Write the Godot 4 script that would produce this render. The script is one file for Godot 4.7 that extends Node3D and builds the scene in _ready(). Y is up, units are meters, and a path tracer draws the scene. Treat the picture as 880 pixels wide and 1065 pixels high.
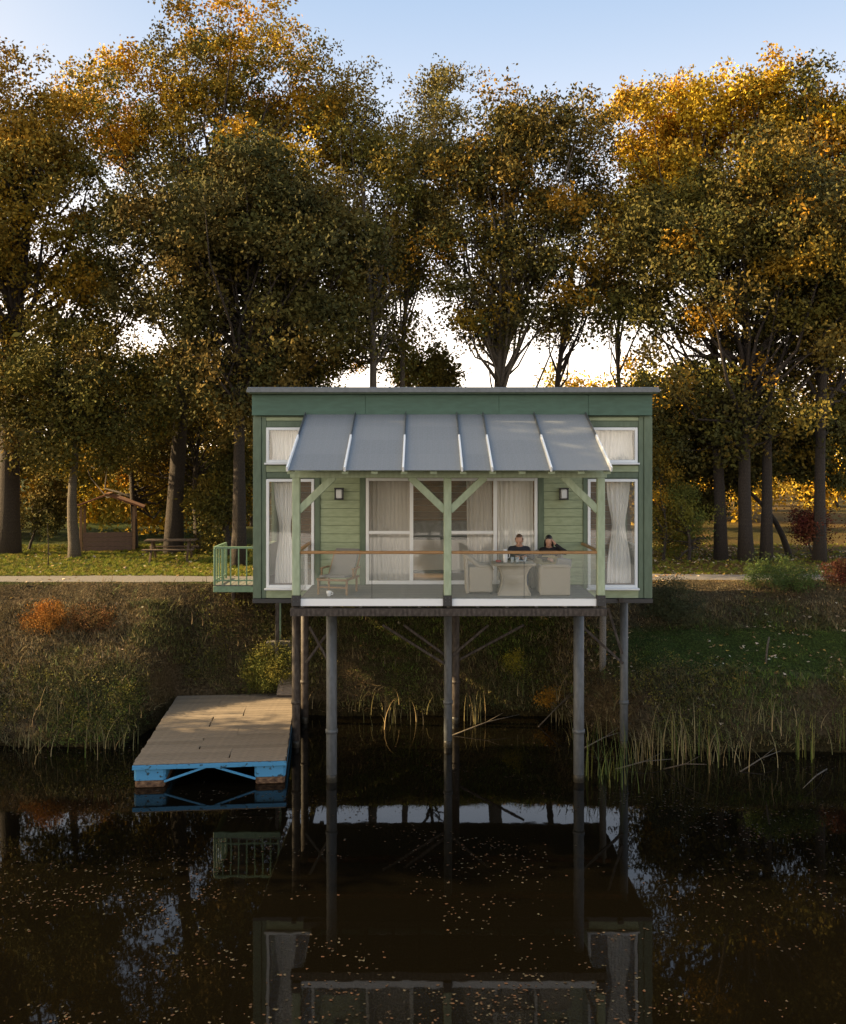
extends Node3D

# ---------------------------------------------------------------- constants
const EYE := 6.8            # camera height above the pond, metres
const FOCAL := 1000.0       # focal length in photograph pixels (photograph 880 x 1065)
const HOR := 485.0          # row of the horizon in the photograph
const FLOOR_H := 4.06       # height of the cabin floor above the pond
const WALL_D := 22.3        # distance of the cabin front wall
const PLATEAU := 3.36       # height of the lawn above the pond

var rng := RandomNumberGenerator.new()
var bump_noise := FastNoiseLite.new()
var patch_noise := FastNoiseLite.new()
var M := {}
var tex := {}
var box_cache := {}
var names_used := {}
var leaf_meshes := []
var sprays := []
var leaf_triangles := 0

# ---------------------------------------------------------------- small helpers
func at(px: float, py: float, d: float) -> Vector3:
	return Vector3((px - 440.0) * d / FOCAL, EYE - (py - HOR) * d / FOCAL, -d)

func wx(px: float, d: float) -> float:
	return (px - 440.0) * d / FOCAL

func hy(py: float, d: float) -> float:
	return EYE - (py - HOR) * d / FOCAL

func lin(r: float, g: float, b: float, a := 1.0) -> Color:
	var c := Color(r, g, b).linear_to_srgb()
	c.a = a
	return c

func numbered(called: String) -> String:
	if not names_used.has(called):
		names_used[called] = 0
		return called
	names_used[called] += 1
	return "%s_%03d" % [called, names_used[called]]

func describe(o: Node, label: String, category: String, group := "", kind := "") -> void:
	if label: o.set_meta("label", label)
	if category: o.set_meta("category", category)
	if group: o.set_meta("group", group)
	if kind: o.set_meta("kind", kind)

func thing(called: String, label: String, category: String, where: Vector3, turn := 0.0, group := "") -> Node3D:
	var o := Node3D.new()
	o.name = numbered(called)
	add_child(o)
	o.position = where
	o.rotation.y = turn
	describe(o, label, category, group)
	return o

func single(called: String, label: String, category: String, mesh: Mesh, m: Material, where: Transform3D, group := "", kind := "") -> MeshInstance3D:
	var o := MeshInstance3D.new()
	o.name = numbered(called)
	o.mesh = mesh
	o.material_override = m
	add_child(o)
	o.transform = where
	describe(o, label, category, group, kind)
	return o

func holder(parent: Node3D, called: String) -> Node3D:
	var o := Node3D.new()
	o.name = called
	parent.add_child(o, true)
	return o

# a part in the axes of its parent
func lpart(parent: Node3D, called: String, mesh: Mesh, m: Material, t := Transform3D()) -> MeshInstance3D:
	var o := MeshInstance3D.new()
	o.name = called
	o.mesh = mesh
	o.material_override = m
	parent.add_child(o, true)
	o.transform = t
	return o

# a part placed in the world
func wpart(parent: Node3D, called: String, mesh: Mesh, m: Material, t: Transform3D) -> MeshInstance3D:
	var o := lpart(parent, called, mesh, m)
	o.global_transform = t
	return o

# a world box part from two corners
func wbox(parent: Node3D, called: String, lo: Vector3, hi: Vector3, m: Material, bevel := 0.006) -> MeshInstance3D:
	var a := Vector3(minf(lo.x, hi.x), minf(lo.y, hi.y), minf(lo.z, hi.z))
	var b := Vector3(maxf(lo.x, hi.x), maxf(lo.y, hi.y), maxf(lo.z, hi.z))
	return wpart(parent, called, cbox(b - a, bevel), m, Transform3D(Basis(), (a + b) * 0.5))

# a local box part
func lbox(parent: Node3D, called: String, center: Vector3, size: Vector3, m: Material, bevel := 0.006) -> MeshInstance3D:
	return lpart(parent, called, cbox(size, bevel), m, Transform3D(Basis(), center))

func along(a: Vector3, b: Vector3) -> Transform3D:
	var y := (b - a).normalized()
	var ref := Vector3.FORWARD if absf(y.z) < 0.9 else Vector3.RIGHT
	var x := y.cross(ref).normalized()
	return Transform3D(Basis(x, y, x.cross(y)), (a + b) * 0.5)

func wbar(parent: Node3D, called: String, a: Vector3, b: Vector3, w: float, t: float, m: Material, bevel := 0.005) -> MeshInstance3D:
	return wpart(parent, called, cbox(Vector3(w, a.distance_to(b), t), bevel), m, along(a, b))

# box with chamfered edges, shared between equal sizes
func cbox(size: Vector3, bevel := 0.006) -> ArrayMesh:
	var key := "%.3f_%.3f_%.3f_%.4f" % [size.x, size.y, size.z, bevel]
	if box_cache.has(key):
		return box_cache[key]
	var h := size * 0.5
	var b := minf(bevel, minf(h.x, minf(h.y, h.z)) * 0.45)
	var st := SurfaceTool.new()
	st.begin(Mesh.PRIMITIVE_TRIANGLES)
	st.set_smooth_group(-1)
	for axis in 3:
		for s in [-1.0, 1.0]:
			var u := (axis + 1) % 3
			var v := (axis + 2) % 3
			var q := []
			for c in [[-1, -1], [1, -1], [1, 1], [-1, 1]]:
				var p := Vector3()
				p[axis] = h[axis] * s
				p[u] = (h[u] - b) * c[0]
				p[v] = (h[v] - b) * c[1]
				q.append(p)
			face(st, q, Vector3())
	for axis in 3:
		var u := (axis + 1) % 3
		var v := (axis + 2) % 3
		for su in [-1.0, 1.0]:
			for sv in [-1.0, 1.0]:
				var q := []
				for c in [[-1, 0], [1, 0], [1, 1], [-1, 1]]:
					var p := Vector3()
					p[axis] = (h[axis] - b) * c[0]
					p[u] = (h[u] - (b if c[1] == 1 else 0.0)) * su
					p[v] = (h[v] - (0.0 if c[1] == 1 else b)) * sv
					q.append(p)
				face(st, q, Vector3())
	for sx in [-1.0, 1.0]:
		for sy in [-1.0, 1.0]:
			for sz in [-1.0, 1.0]:
				var s := Vector3(sx, sy, sz)
				face(st, [Vector3(h.x, h.y - b, h.z - b) * s, Vector3(h.x - b, h.y, h.z - b) * s, Vector3(h.x - b, h.y - b, h.z) * s], Vector3())
	st.generate_normals()
	box_cache[key] = st.commit()
	return box_cache[key]

# a flat polygon whose front looks away from c
func face(st: SurfaceTool, q: Array, c: Vector3) -> void:
	var n: Vector3 = (q[1] - q[0]).cross(q[2] - q[0])
	var mid: Vector3 = (q[0] + q[1] + q[2]) / 3.0
	var flip: bool = n.dot(mid - c) > 0.0
	for k in range(1, q.size() - 1):
		var tri: Array = [q[0], q[k + 1], q[k]] if flip else [q[0], q[k], q[k + 1]]
		for p in tri:
			st.add_vertex(p)

func new_st() -> SurfaceTool:
	var st := SurfaceTool.new()
	st.begin(Mesh.PRIMITIVE_TRIANGLES)
	st.set_smooth_group(-1)
	return st

func add_box(st: SurfaceTool, center: Vector3, size: Vector3, basis := Basis(), bevel := 0.005) -> void:
	st.append_from(cbox(size, bevel), 0, Transform3D(basis, center))

func add_bar(st: SurfaceTool, a: Vector3, b: Vector3, w: float, t: float, bevel := 0.004) -> void:
	st.append_from(cbox(Vector3(w, a.distance_to(b), t), bevel), 0, along(a, b))

# a tapered tube through points
func tube(st: SurfaceTool, pts: Array, radii: Array, sides := 7) -> void:
	st.set_smooth_group(1)
	var rings := []
	var x := Vector3.ZERO
	for i in pts.size():
		var dir: Vector3 = (pts[mini(i + 1, pts.size() - 1)] - pts[maxi(i - 1, 0)]).normalized()
		if x == Vector3.ZERO:
			x = dir.cross(Vector3.FORWARD if absf(dir.z) < 0.9 else Vector3.RIGHT).normalized()
		x = (x - dir * x.dot(dir)).normalized()
		var y := dir.cross(x)
		var ring := []
		for k in sides:
			var a := TAU * k / sides
			ring.append(pts[i] + (x * cos(a) + y * sin(a)) * radii[i])
		rings.append(ring)
	for i in pts.size() - 1:
		for k in sides:
			var n := (k + 1) % sides
			for p in [rings[i][k], rings[i + 1][k], rings[i][n], rings[i][n], rings[i + 1][k], rings[i + 1][n]]:
				st.add_vertex(p)
	for e in [0, pts.size() - 1]:
		for k in sides:
			var n := (k + 1) % sides
			for p in ([pts[e], rings[e][k], rings[e][n]] if e == 0 else [pts[e], rings[e][n], rings[e][k]]):
				st.add_vertex(p)

func tube_mesh(pts: Array, radii: Array, sides := 10) -> ArrayMesh:
	var st := new_st()
	tube(st, pts, radii, sides)
	st.generate_normals()
	return st.commit()

# turned profile of [radius, height] pairs
func lathe(profile: Array, sides := 14) -> ArrayMesh:
	var st := new_st()
	st.set_smooth_group(1)
	for i in profile.size() - 1:
		for k in sides:
			var a0 := TAU * k / sides
			var a1 := TAU * (k + 1) / sides
			var p := []
			for w in [[i, a0], [i, a1], [i + 1, a0], [i + 1, a1]]:
				p.append(Vector3(cos(w[1]) * profile[w[0]][0], profile[w[0]][1], sin(w[1]) * profile[w[0]][0]))
			for v in [p[0], p[1], p[2], p[1], p[3], p[2]]:
				st.add_vertex(v)
	st.generate_normals()
	return st.commit()

# ---------------------------------------------------------------- materials
func noise_tex(called: String, sd: int, freq: float, lo: Color, hi: Color, octaves := 4, size := 512, kind := FastNoiseLite.TYPE_SIMPLEX_SMOOTH) -> Texture2D:
	var n := FastNoiseLite.new()
	n.seed = sd
	n.noise_type = kind
	n.frequency = freq
	n.fractal_octaves = octaves
	var t := NoiseTexture2D.new()
	t.width = size
	t.height = size
	t.seamless = true
	t.noise = n
	var g := Gradient.new()
	g.set_color(0, lo)
	g.set_color(1, hi)
	t.color_ramp = g
	tex[called] = t
	return t

func mat(called: String, c: Color, rough := 0.7, texture := "", scale := Vector3.ONE, relief := "", depth := 0.0, metal := 0.0) -> StandardMaterial3D:
	var m := StandardMaterial3D.new()
	m.resource_name = called
	m.albedo_color = c
	m.roughness = rough
	m.metallic = metal
	if texture:
		m.albedo_texture = tex[texture]
		m.uv1_triplanar = true
		m.uv1_world_triplanar = true
		m.uv1_scale = scale
	if relief:
		m.heightmap_enabled = true
		m.heightmap_texture = tex[relief]
		m.heightmap_scale = depth
	M[called] = m
	return m

func make_materials() -> void:
	noise_tex("grain", 3, 0.02, Color(0.66, 0.66, 0.66), Color(1, 1, 1), 5)
	noise_tex("blotch", 7, 0.008, Color(0.72, 0.72, 0.70), Color(1, 1, 1), 5)
	noise_tex("paint", 9, 0.012, Color(0.85, 0.86, 0.84), Color(1, 1, 1), 6)
	noise_tex("bark", 11, 0.03, Color(0.35, 0.33, 0.30), Color(1, 1, 1), 5)
	noise_tex("rust", 13, 0.012, Color(0.25, 0.16, 0.10), Color(1, 0.95, 0.9), 5)
	noise_tex("earth", 17, 0.05, Color(0.34, 0.32, 0.29), Color(1, 1, 1), 6)
	noise_tex("speck", 19, 0.12, Color(0.5, 0.5, 0.5), Color(1, 1, 1), 2)
	noise_tex("worn", 23, 0.02, Color(0.42, 0.30, 0.22), Color(1, 1, 1), 5)
	var wg: Gradient = tex.worn.color_ramp
	wg.set_offset(0, 0.18)
	wg.set_offset(1, 0.30)
	# painted timber of the cabin
	mat("sage", lin(0.37, 0.435, 0.27), 0.62, "paint", Vector3(0.5, 2.0, 0.5))
	mat("sage_post", lin(0.385, 0.46, 0.315), 0.6, "paint", Vector3(1.4, 0.5, 1.4))
	mat("dark_green", lin(0.135, 0.185, 0.12), 0.6, "paint", Vector3(1.2, 0.4, 1.2))
	mat("fascia_green", lin(0.065, 0.14, 0.10), 0.55, "paint", Vector3(0.35, 1.5, 0.35))
	mat("rail_green", lin(0.19, 0.30, 0.20), 0.55, "paint")
	mat("white_frame", lin(0.78, 0.80, 0.80), 0.35)
	mat("white_strip", lin(0.78, 0.80, 0.80), 0.4)
	mat("roof_metal", lin(0.13, 0.145, 0.16), 0.4, "paint", Vector3.ONE, "", 0.0, 0.3)
	for k in 3:
		mat("sheet%d" % k, lin(0.235 + 0.008 * k, 0.255 + 0.008 * k, 0.282 + 0.008 * k), 0.85, "paint", Vector3(3.0 + k, 4.0, 4.0)).metallic_specular = 0.25
	mat("strip_dark", lin(0.10, 0.11, 0.12), 0.4, "", Vector3.ONE, "", 0.0, 0.4)
	mat("hand_rail", lin(0.50, 0.27, 0.10), 0.45, "grain", Vector3(0.6, 9, 9))
	mat("black_metal", lin(0.022, 0.022, 0.024), 0.45)
	mat("frosted", lin(0.7, 0.72, 0.72), 0.5)
	for k in 3:
		mat("deck%d" % k, lin(0.20 + 0.02 * k, 0.20 + 0.02 * k, 0.18 + 0.015 * k), 0.75, "grain", Vector3(0.5, 8, 8))
	mat("soffit", lin(0.11, 0.10, 0.085), 0.8, "grain", Vector3(0.5, 4, 6))
	mat("steel", lin(0.115, 0.125, 0.135), 0.55, "blotch", Vector3(2.2, 0.8, 2.2), "", 0.0, 0.25)
	mat("old_steel", lin(0.105, 0.10, 0.095), 0.65, "rust", Vector3(1.5, 0.7, 1.5))
	mat("rusty", lin(0.30, 0.10, 0.035), 0.85, "rust", Vector3(0.7, 2.5, 2.5))
	mat("hut_roof", lin(0.27, 0.105, 0.045), 0.8, "grain", Vector3(2, 2, 2))
	mat("hut_wall", lin(0.20, 0.12, 0.085), 0.8, "grain", Vector3(0.6, 6, 6))
	mat("algae", lin(0.035, 0.036, 0.018), 0.5, "rust", Vector3.ONE * 3.0)
	mat("old_wood", lin(0.15, 0.10, 0.062), 0.85, "grain", Vector3(0.7, 6, 6))
	mat("concrete", lin(0.33, 0.31, 0.28), 0.9, "earth", Vector3.ONE * 1.5)
	mat("plaster", lin(0.70, 0.67, 0.60), 0.85, "paint")
	for k in 3:
		mat("plank%d" % k, lin(0.42 - 0.06 * k, 0.22 - 0.035 * k, 0.08 - 0.012 * k), 0.5, "grain", Vector3(0.5, 7, 7))
	mat("cabinet", lin(0.62, 0.60, 0.54), 0.4)
	mat("counter", lin(0.02, 0.02, 0.02), 0.3)
	mat("splash", lin(0.30, 0.31, 0.31), 0.4, "blotch")
	mat("room_floor", lin(0.22, 0.15, 0.09), 0.5, "grain", Vector3(6, 6, 0.6))
	# dock
	for k in 4:
		mat("dock%d" % k, lin(0.24 + 0.022 * k, 0.19 + 0.018 * k, 0.135 + 0.014 * k), 0.85, "grain", Vector3(0.7, 5, 7), "grain", 0.2)
	mat("dock_blue", lin(0.05, 0.23, 0.42), 0.6, "worn", Vector3.ONE * 0.5)
	mat("float_rust", lin(0.30, 0.21, 0.13), 0.8, "rust", Vector3(1, 2, 1))
	# fabrics and furniture
	mat("grey_fabric", lin(0.33, 0.33, 0.31), 0.9, "speck", Vector3.ONE * 3)
	mat("teak", lin(0.36, 0.22, 0.10), 0.6, "grain", Vector3(8, 8, 1))
	mat("wicker", lin(0.60, 0.54, 0.42), 0.75, "speck", Vector3(5, 9, 5), "speck", 0.5)
	mat("cushion", lin(0.40, 0.41, 0.40), 0.95, "speck", Vector3.ONE * 2)
	mat("blanket", lin(0.52, 0.42, 0.20), 0.95, "speck", Vector3.ONE * 2)
	mat("ceramic", lin(0.75, 0.76, 0.76), 0.25)
	mat("red_cloth", lin(0.34, 0.10, 0.09), 0.8)
	mat("skin", lin(0.48, 0.27, 0.18), 0.55)
	mat("hair_brown", lin(0.10, 0.055, 0.03), 0.6)
	mat("hair_black", lin(0.012, 0.010, 0.009), 0.5)
	mat("navy", lin(0.022, 0.024, 0.032), 0.85)
	mat("black_cloth", lin(0.016, 0.014, 0.015), 0.85)
	mat("jeans", lin(0.05, 0.07, 0.12), 0.9)
	mat("eye_white", lin(0.6, 0.6, 0.6), 0.3)
	mat("lips", lin(0.33, 0.12, 0.10), 0.5)
	var c := mat("curtain", lin(0.80, 0.78, 0.72), 0.9)
	c.backlight = Color(0.5, 0.5, 0.48)
	var c2 := mat("sheer", lin(0.50, 0.47, 0.42), 0.9)
	c2.backlight = Color(0.5, 0.5, 0.48)
	var g := mat("glass", lin(0.75, 0.85, 0.80, 0.05), 0.02)
	g.transparency = BaseMaterial3D.TRANSPARENCY_ALPHA
	var g2 := mat("rail_glass", lin(0.40, 0.55, 0.45, 0.03), 0.02)
	g2.transparency = BaseMaterial3D.TRANSPARENCY_ALPHA
	g2.metallic_specular = 0.42
	var g3 := mat("drinking_glass", lin(0.75, 0.85, 0.9, 0.25), 0.03)
	g3.transparency = BaseMaterial3D.TRANSPARENCY_ALPHA
	# ground, water, plants
	var e := mat("earth", Color.WHITE, 0.95, "earth", Vector3.ONE * 0.45, "earth", 5.0)
	e.vertex_color_use_as_albedo = true
	e.metallic_specular = 0.15
	mat("gravel", lin(0.23, 0.21, 0.19), 0.95, "speck", Vector3.ONE * 0.9, "speck", 1.0)
	var w := mat("water", lin(0.0028, 0.0023, 0.0013, 0.93), 0.02)
	w.transparency = BaseMaterial3D.TRANSPARENCY_ALPHA
	w.metallic_specular = 0.36
	var ripple := FastNoiseLite.new()
	ripple.seed = 5
	ripple.frequency = 0.012
	ripple.fractal_octaves = 3
	var rt := NoiseTexture2D.new()
	rt.width = 512
	rt.height = 512
	rt.seamless = true
	rt.as_normal_map = true
	rt.bump_strength = 1.0
	rt.noise = ripple
	w.normal_enabled = true
	w.normal_texture = rt
	w.normal_scale = 0.05
	w.uv1_triplanar = true
	w.uv1_world_triplanar = true
	w.uv1_scale = Vector3(0.22, 1, 0.16)
	mat("bark", lin(0.085, 0.065, 0.05), 0.95, "bark", Vector3(2.5, 0.6, 2.5), "bark", 4.0)
	mat("pale_bark", lin(0.21, 0.175, 0.135), 0.95, "bark", Vector3(2.5, 0.8, 2.5), "bark", 2.0)
	var l := mat("leaf", Color.WHITE, 0.55)
	l.vertex_color_use_as_albedo = true
	l.backlight = Color(1.1, 1.1, 0.85)
	l.metallic_specular = 0.18
	l.roughness = 0.8
	var b := mat("blade", Color.WHITE, 0.7)
	b.vertex_color_use_as_albedo = true
	b.backlight = Color(0.6, 0.6, 0.5)
	b.metallic_specular = 0.18
	var d := mat("dead_leaf", Color.WHITE, 0.6)
	d.vertex_color_use_as_albedo = true
	d.metallic_specular = 0.2

# ---------------------------------------------------------------- terrain
func shore(x: float) -> float:
	var s := 23.3
	s = lerpf(s, 26.3, smoothstep(-7.6, -6.6, x))
	s = lerpf(s, 22.9, smoothstep(3.2, 5.6, x))
	return s + 0.35 * patch_noise.get_noise_2d(x * 9.0, 50.0)

func crest(x: float) -> float:
	return 28.3 + 0.5 * smoothstep(-6.0, -2.0, x) + 0.25 * patch_noise.get_noise_2d(x * 4.0, 90.0)

func ground(x: float, d: float) -> float:
	if d < -40.0:
		var t := clampf((-d - 40.0) / 90.0, 0.0, 1.0)
		return -1.5 + 8.0 * smoothstep(0.0, 1.0, t) * (0.75 + 0.35 * patch_noise.get_noise_2d(x * 0.35, 400.0))
	var s := shore(x)
	var c := crest(x)
	if d < s:
		return maxf(-1.6, -(s - d) * 0.28)
	if d >= c:
		return PLATEAU
	var t := (d - s) / (c - s)
	var plain := pow(t, 0.8)
	var terrace := 0.0
	if t < 0.24: terrace = 0.47 * sin(t / 0.24 * PI * 0.5)
	elif t < 0.60: terrace = lerpf(0.47, 0.64, (t - 0.24) / 0.36)
	else: terrace = lerpf(0.64, 1.0, smoothstep(0.0, 1.0, (t - 0.60) / 0.40))
	var k := lerpf(plain, terrace, smoothstep(4.0, 6.0, x))
	var bump := 0.22 * bump_noise.get_noise_2d(x * 22.0, d * 22.0) + 0.08 * bump_noise.get_noise_2d(x * 80.0, d * 80.0)
	return PLATEAU * k + bump * clampf(t * 6.0, 0.0, 1.0) * clampf((1.0 - t) * 5.0, 0.0, 1.0)

# where the sight line through a place in the view meets the ground
func foot(px: float, py: float) -> Vector3:
	var d := 20.0
	while d < 120.0:
		var x := wx(px, d)
		var g := maxf(ground(x, d), 0.0)
		if g >= hy(py, d):
			return Vector3(x, g, -d)
		d += 0.03
	return Vector3(wx(px, d), PLATEAU, -d)

func ground_color(x: float, d: float) -> Color:
	var n := patch_noise.get_noise_2d(x * 6.0, d * 6.0) * 0.5 + 0.5
	var n2 := bump_noise.get_noise_2d(x * 14.0, d * 14.0) * 0.5 + 0.5
	var soil := Color(0.105, 0.08, 0.052)
	var straw := Color(0.16, 0.125, 0.07)
	var grass := Color(0.07, 0.095, 0.024)
	var mud := Color(0.045, 0.036, 0.018)
	var s := shore(x)
	if d < -40.0:
		return Color(0.22, 0.13, 0.05).lerp(Color(0.09, 0.09, 0.03), n)
	if d < s + 0.15:
		return mud.lerp(Color(0.075, 0.06, 0.028), n)
	var c := crest(x)
	if d < c:
		var g := soil.lerp(straw, n2)
		var green := smoothstep(4.0, 6.0, x) * smoothstep(0.2, 0.3, (d - s) / (c - s)) * (1.0 - smoothstep(0.62, 0.75, (d - s) / (c - s)))
		green = maxf(green, smoothstep(0.55, 0.75, n) * 0.6)
		return g.lerp(grass, green)
	if x > 3.0:
		return Color(0.24, 0.155, 0.055).lerp(Color(0.11, 0.10, 0.03), smoothstep(0.35, 0.7, n))
	return grass.lerp(Color(0.13, 0.12, 0.04), smoothstep(0.4, 0.8, n2) * 0.7)

func spread(lo: float, hi: float, fine_lo: float, fine_hi: float, step: float, coarse: float) -> Array:
	var out := []
	var v := lo
	while v < hi:
		out.append(v)
		var gap := 0.0
		if v < fine_lo: gap = minf(maxf(step, (fine_lo - v) * 0.35), coarse)
		elif v < fine_hi: gap = step
		else: gap = minf(maxf(step, (v - fine_hi) * 0.35), coarse)
		v += gap
	out.append(hi)
	return out

func make_ground() -> void:
	var xs := spread(-420.0, 420.0, -17.0, 17.0, 0.16, 40.0)
	var ds := spread(-150.0, 600.0, 20.0, 31.5, 0.12, 45.0)
	var v := PackedVector3Array()
	var col := PackedColorArray()
	var idx := PackedInt32Array()
	for d in ds:
		for x in xs:
			v.append(Vector3(x, ground(x, d), -d))
			col.append(ground_color(x, d))
	var w := xs.size()
	for j in ds.size() - 1:
		for i in w - 1:
			var a := j * w + i
			idx.append_array([a, a + w, a + 1, a + 1, a + w, a + w + 1])
	var st := SurfaceTool.new()
	var arr := []
	arr.resize(Mesh.ARRAY_MAX)
	arr[Mesh.ARRAY_VERTEX] = v
	arr[Mesh.ARRAY_COLOR] = col
	arr[Mesh.ARRAY_INDEX] = idx
	var am := ArrayMesh.new()
	am.add_surface_from_arrays(Mesh.PRIMITIVE_TRIANGLES, arr)
	st.create_from(am, 0)
	st.generate_normals()
	var o := single("ground", "grassy pond bank and lawn under the autumn trees", "ground", st.commit(), M.earth, Transform3D(), "", "structure")
	o.material_override = M.earth
	# gravel path along the top of the bank
	st = SurfaceTool.new()
	st.begin(Mesh.PRIMITIVE_TRIANGLES)
	var px := []
	var x := -60.0
	while x <= 60.0:
		px.append(x)
		x += 0.4
	for i in px.size() - 1:
		var rows := []
		for q in [px[i], px[i + 1]]:
			var c := crest(q) + 0.22 + 0.28 * bump_noise.get_noise_2d(q * 30.0, 3.0)
			var e := crest(q) + 1.9 + 0.45 * bump_noise.get_noise_2d(q * 26.0, 77.0)
			rows.append([Vector3(q, PLATEAU + 0.012, -c), Vector3(q, PLATEAU + 0.03, -(c + e) * 0.5), Vector3(q, PLATEAU + 0.012, -e)])
		for k in 2:
			for p in [rows[0][k], rows[0][k + 1], rows[1][k], rows[1][k], rows[0][k + 1], rows[1][k + 1]]:
				st.add_vertex(p)
	st.generate_normals()
	single("path", "pale gravel path along the top of the bank", "path", st.commit(), M.gravel, Transform3D(), "", "structure")
	# the pond
	var pm := PlaneMesh.new()
	pm.size = Vector2(800.0, 160.0)
	single("pond", "still dark brown pond mirroring cabin and trees", "pond", pm, M.water, Transform3D(Basis(), Vector3(0, 0, 48.0)), "", "structure")

# ---------------------------------------------------------------- plants
func make_leaf_meshes() -> void:
	# a spray of leaves: [count, spread, leaf length, leaf width]
	for spec in [[34, 0.44, 0.165, 0.108], [30, 0.44, 0.145, 0.095], [30, 0.34, 0.085, 0.05], [26, 0.75, 0.26, 0.19]]:
		var v := PackedVector3Array()
		var nn := PackedVector3Array()
		var idx := PackedInt32Array()
		for i in spec[0]:
			var dir := Vector3(rng.randfn(), rng.randfn() * 0.8, rng.randfn()).normalized()
			var p: Vector3 = dir * spec[1] * pow(rng.randf(), 0.6)
			var out := (dir + Vector3(rng.randfn(), rng.randfn() - 0.35, rng.randfn()) * 0.8).normalized()
			var side := out.cross(Vector3(rng.randfn(), rng.randfn(), rng.randfn())).normalized()
			var up := out.cross(side)
			var l: float = spec[2] * rng.randf_range(0.6, 1.25)
			var w: float = spec[3] * rng.randf_range(0.6, 1.2)
			var a := v.size()
			v.append_array([p, p + out * l * 0.45 + side * w * 0.5 + up * w * 0.2, p + out * l, p + out * l * 0.45 - side * w * 0.5 + up * w * 0.2])
			for k in 4: nn.append(up)
			idx.append_array([a, a + 1, a + 2, a, a + 2, a + 3])
		sprays.append([v, nn, idx])
		var arr := []
		arr.resize(Mesh.ARRAY_MAX)
		arr[Mesh.ARRAY_VERTEX] = v
		arr[Mesh.ARRAY_NORMAL] = nn
		arr[Mesh.ARRAY_INDEX] = idx
		var am := ArrayMesh.new()
		am.add_surface_from_arrays(Mesh.PRIMITIVE_TRIANGLES, arr)
		leaf_meshes.append(am)

# all sprays of one crown as one mesh
func foliage(called: String, parent: Node3D, kind: int, where: Array, colors: Array) -> MeshInstance3D:
	var sv: PackedVector3Array = sprays[kind][0]
	var sn: PackedVector3Array = sprays[kind][1]
	var si: PackedInt32Array = sprays[kind][2]
	var v := PackedVector3Array()
	var nn := PackedVector3Array()
	var cc := PackedColorArray()
	var idx := PackedInt32Array()
	var one := PackedColorArray()
	one.resize(sv.size())
	for i in where.size():
		var t: Transform3D = where[i]
		v.append_array(t * sv)
		nn.append_array(Transform3D(t.basis.orthonormalized(), Vector3.ZERO) * sn)
		one.fill(colors[i])
		cc.append_array(one)
	var n := si.size()
	idx.resize(n * where.size())
	var w := 0
	for i in where.size():
		var o := i * sv.size()
		for k in n:
			idx[w] = si[k] + o
			w += 1
	var arr := []
	arr.resize(Mesh.ARRAY_MAX)
	arr[Mesh.ARRAY_VERTEX] = v
	arr[Mesh.ARRAY_NORMAL] = nn
	arr[Mesh.ARRAY_COLOR] = cc
	arr[Mesh.ARRAY_INDEX] = idx
	var am := ArrayMesh.new()
	am.add_surface_from_arrays(Mesh.PRIMITIVE_TRIANGLES, arr)
	leaf_triangles += n / 3 * where.size()
	return lpart(parent, called, am, M.leaf)

func multi(called: String, parent: Node, mesh: Mesh, m: Material, where: Array, colors: Array) -> MultiMeshInstance3D:
	var mm := MultiMesh.new()
	mm.transform_format = MultiMesh.TRANSFORM_3D
	mm.use_colors = true
	mm.mesh = mesh
	mm.instance_count = where.size()
	for i in where.size():
		mm.set_instance_transform(i, where[i])
		mm.set_instance_color(i, colors[i])
	var o := MultiMeshInstance3D.new()
	o.name = called
	o.multimesh = mm
	o.material_override = m
	parent.add_child(o, true)
	return o

func tint(pal: Array) -> Color:
	var c: Color = pal[rng.randi() % pal.size()]
	var k := rng.randf_range(0.75, 1.25)
	return Color(c.r * k * rng.randf_range(0.9, 1.1), c.g * k, c.b * k)

func turned(p: Vector3, s: float) -> Transform3D:
	var b := Basis.from_euler(Vector3(rng.randf() * TAU, rng.randf() * TAU, rng.randf() * TAU))
	return Transform3D(b.scaled(Vector3.ONE * s), p)

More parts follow.
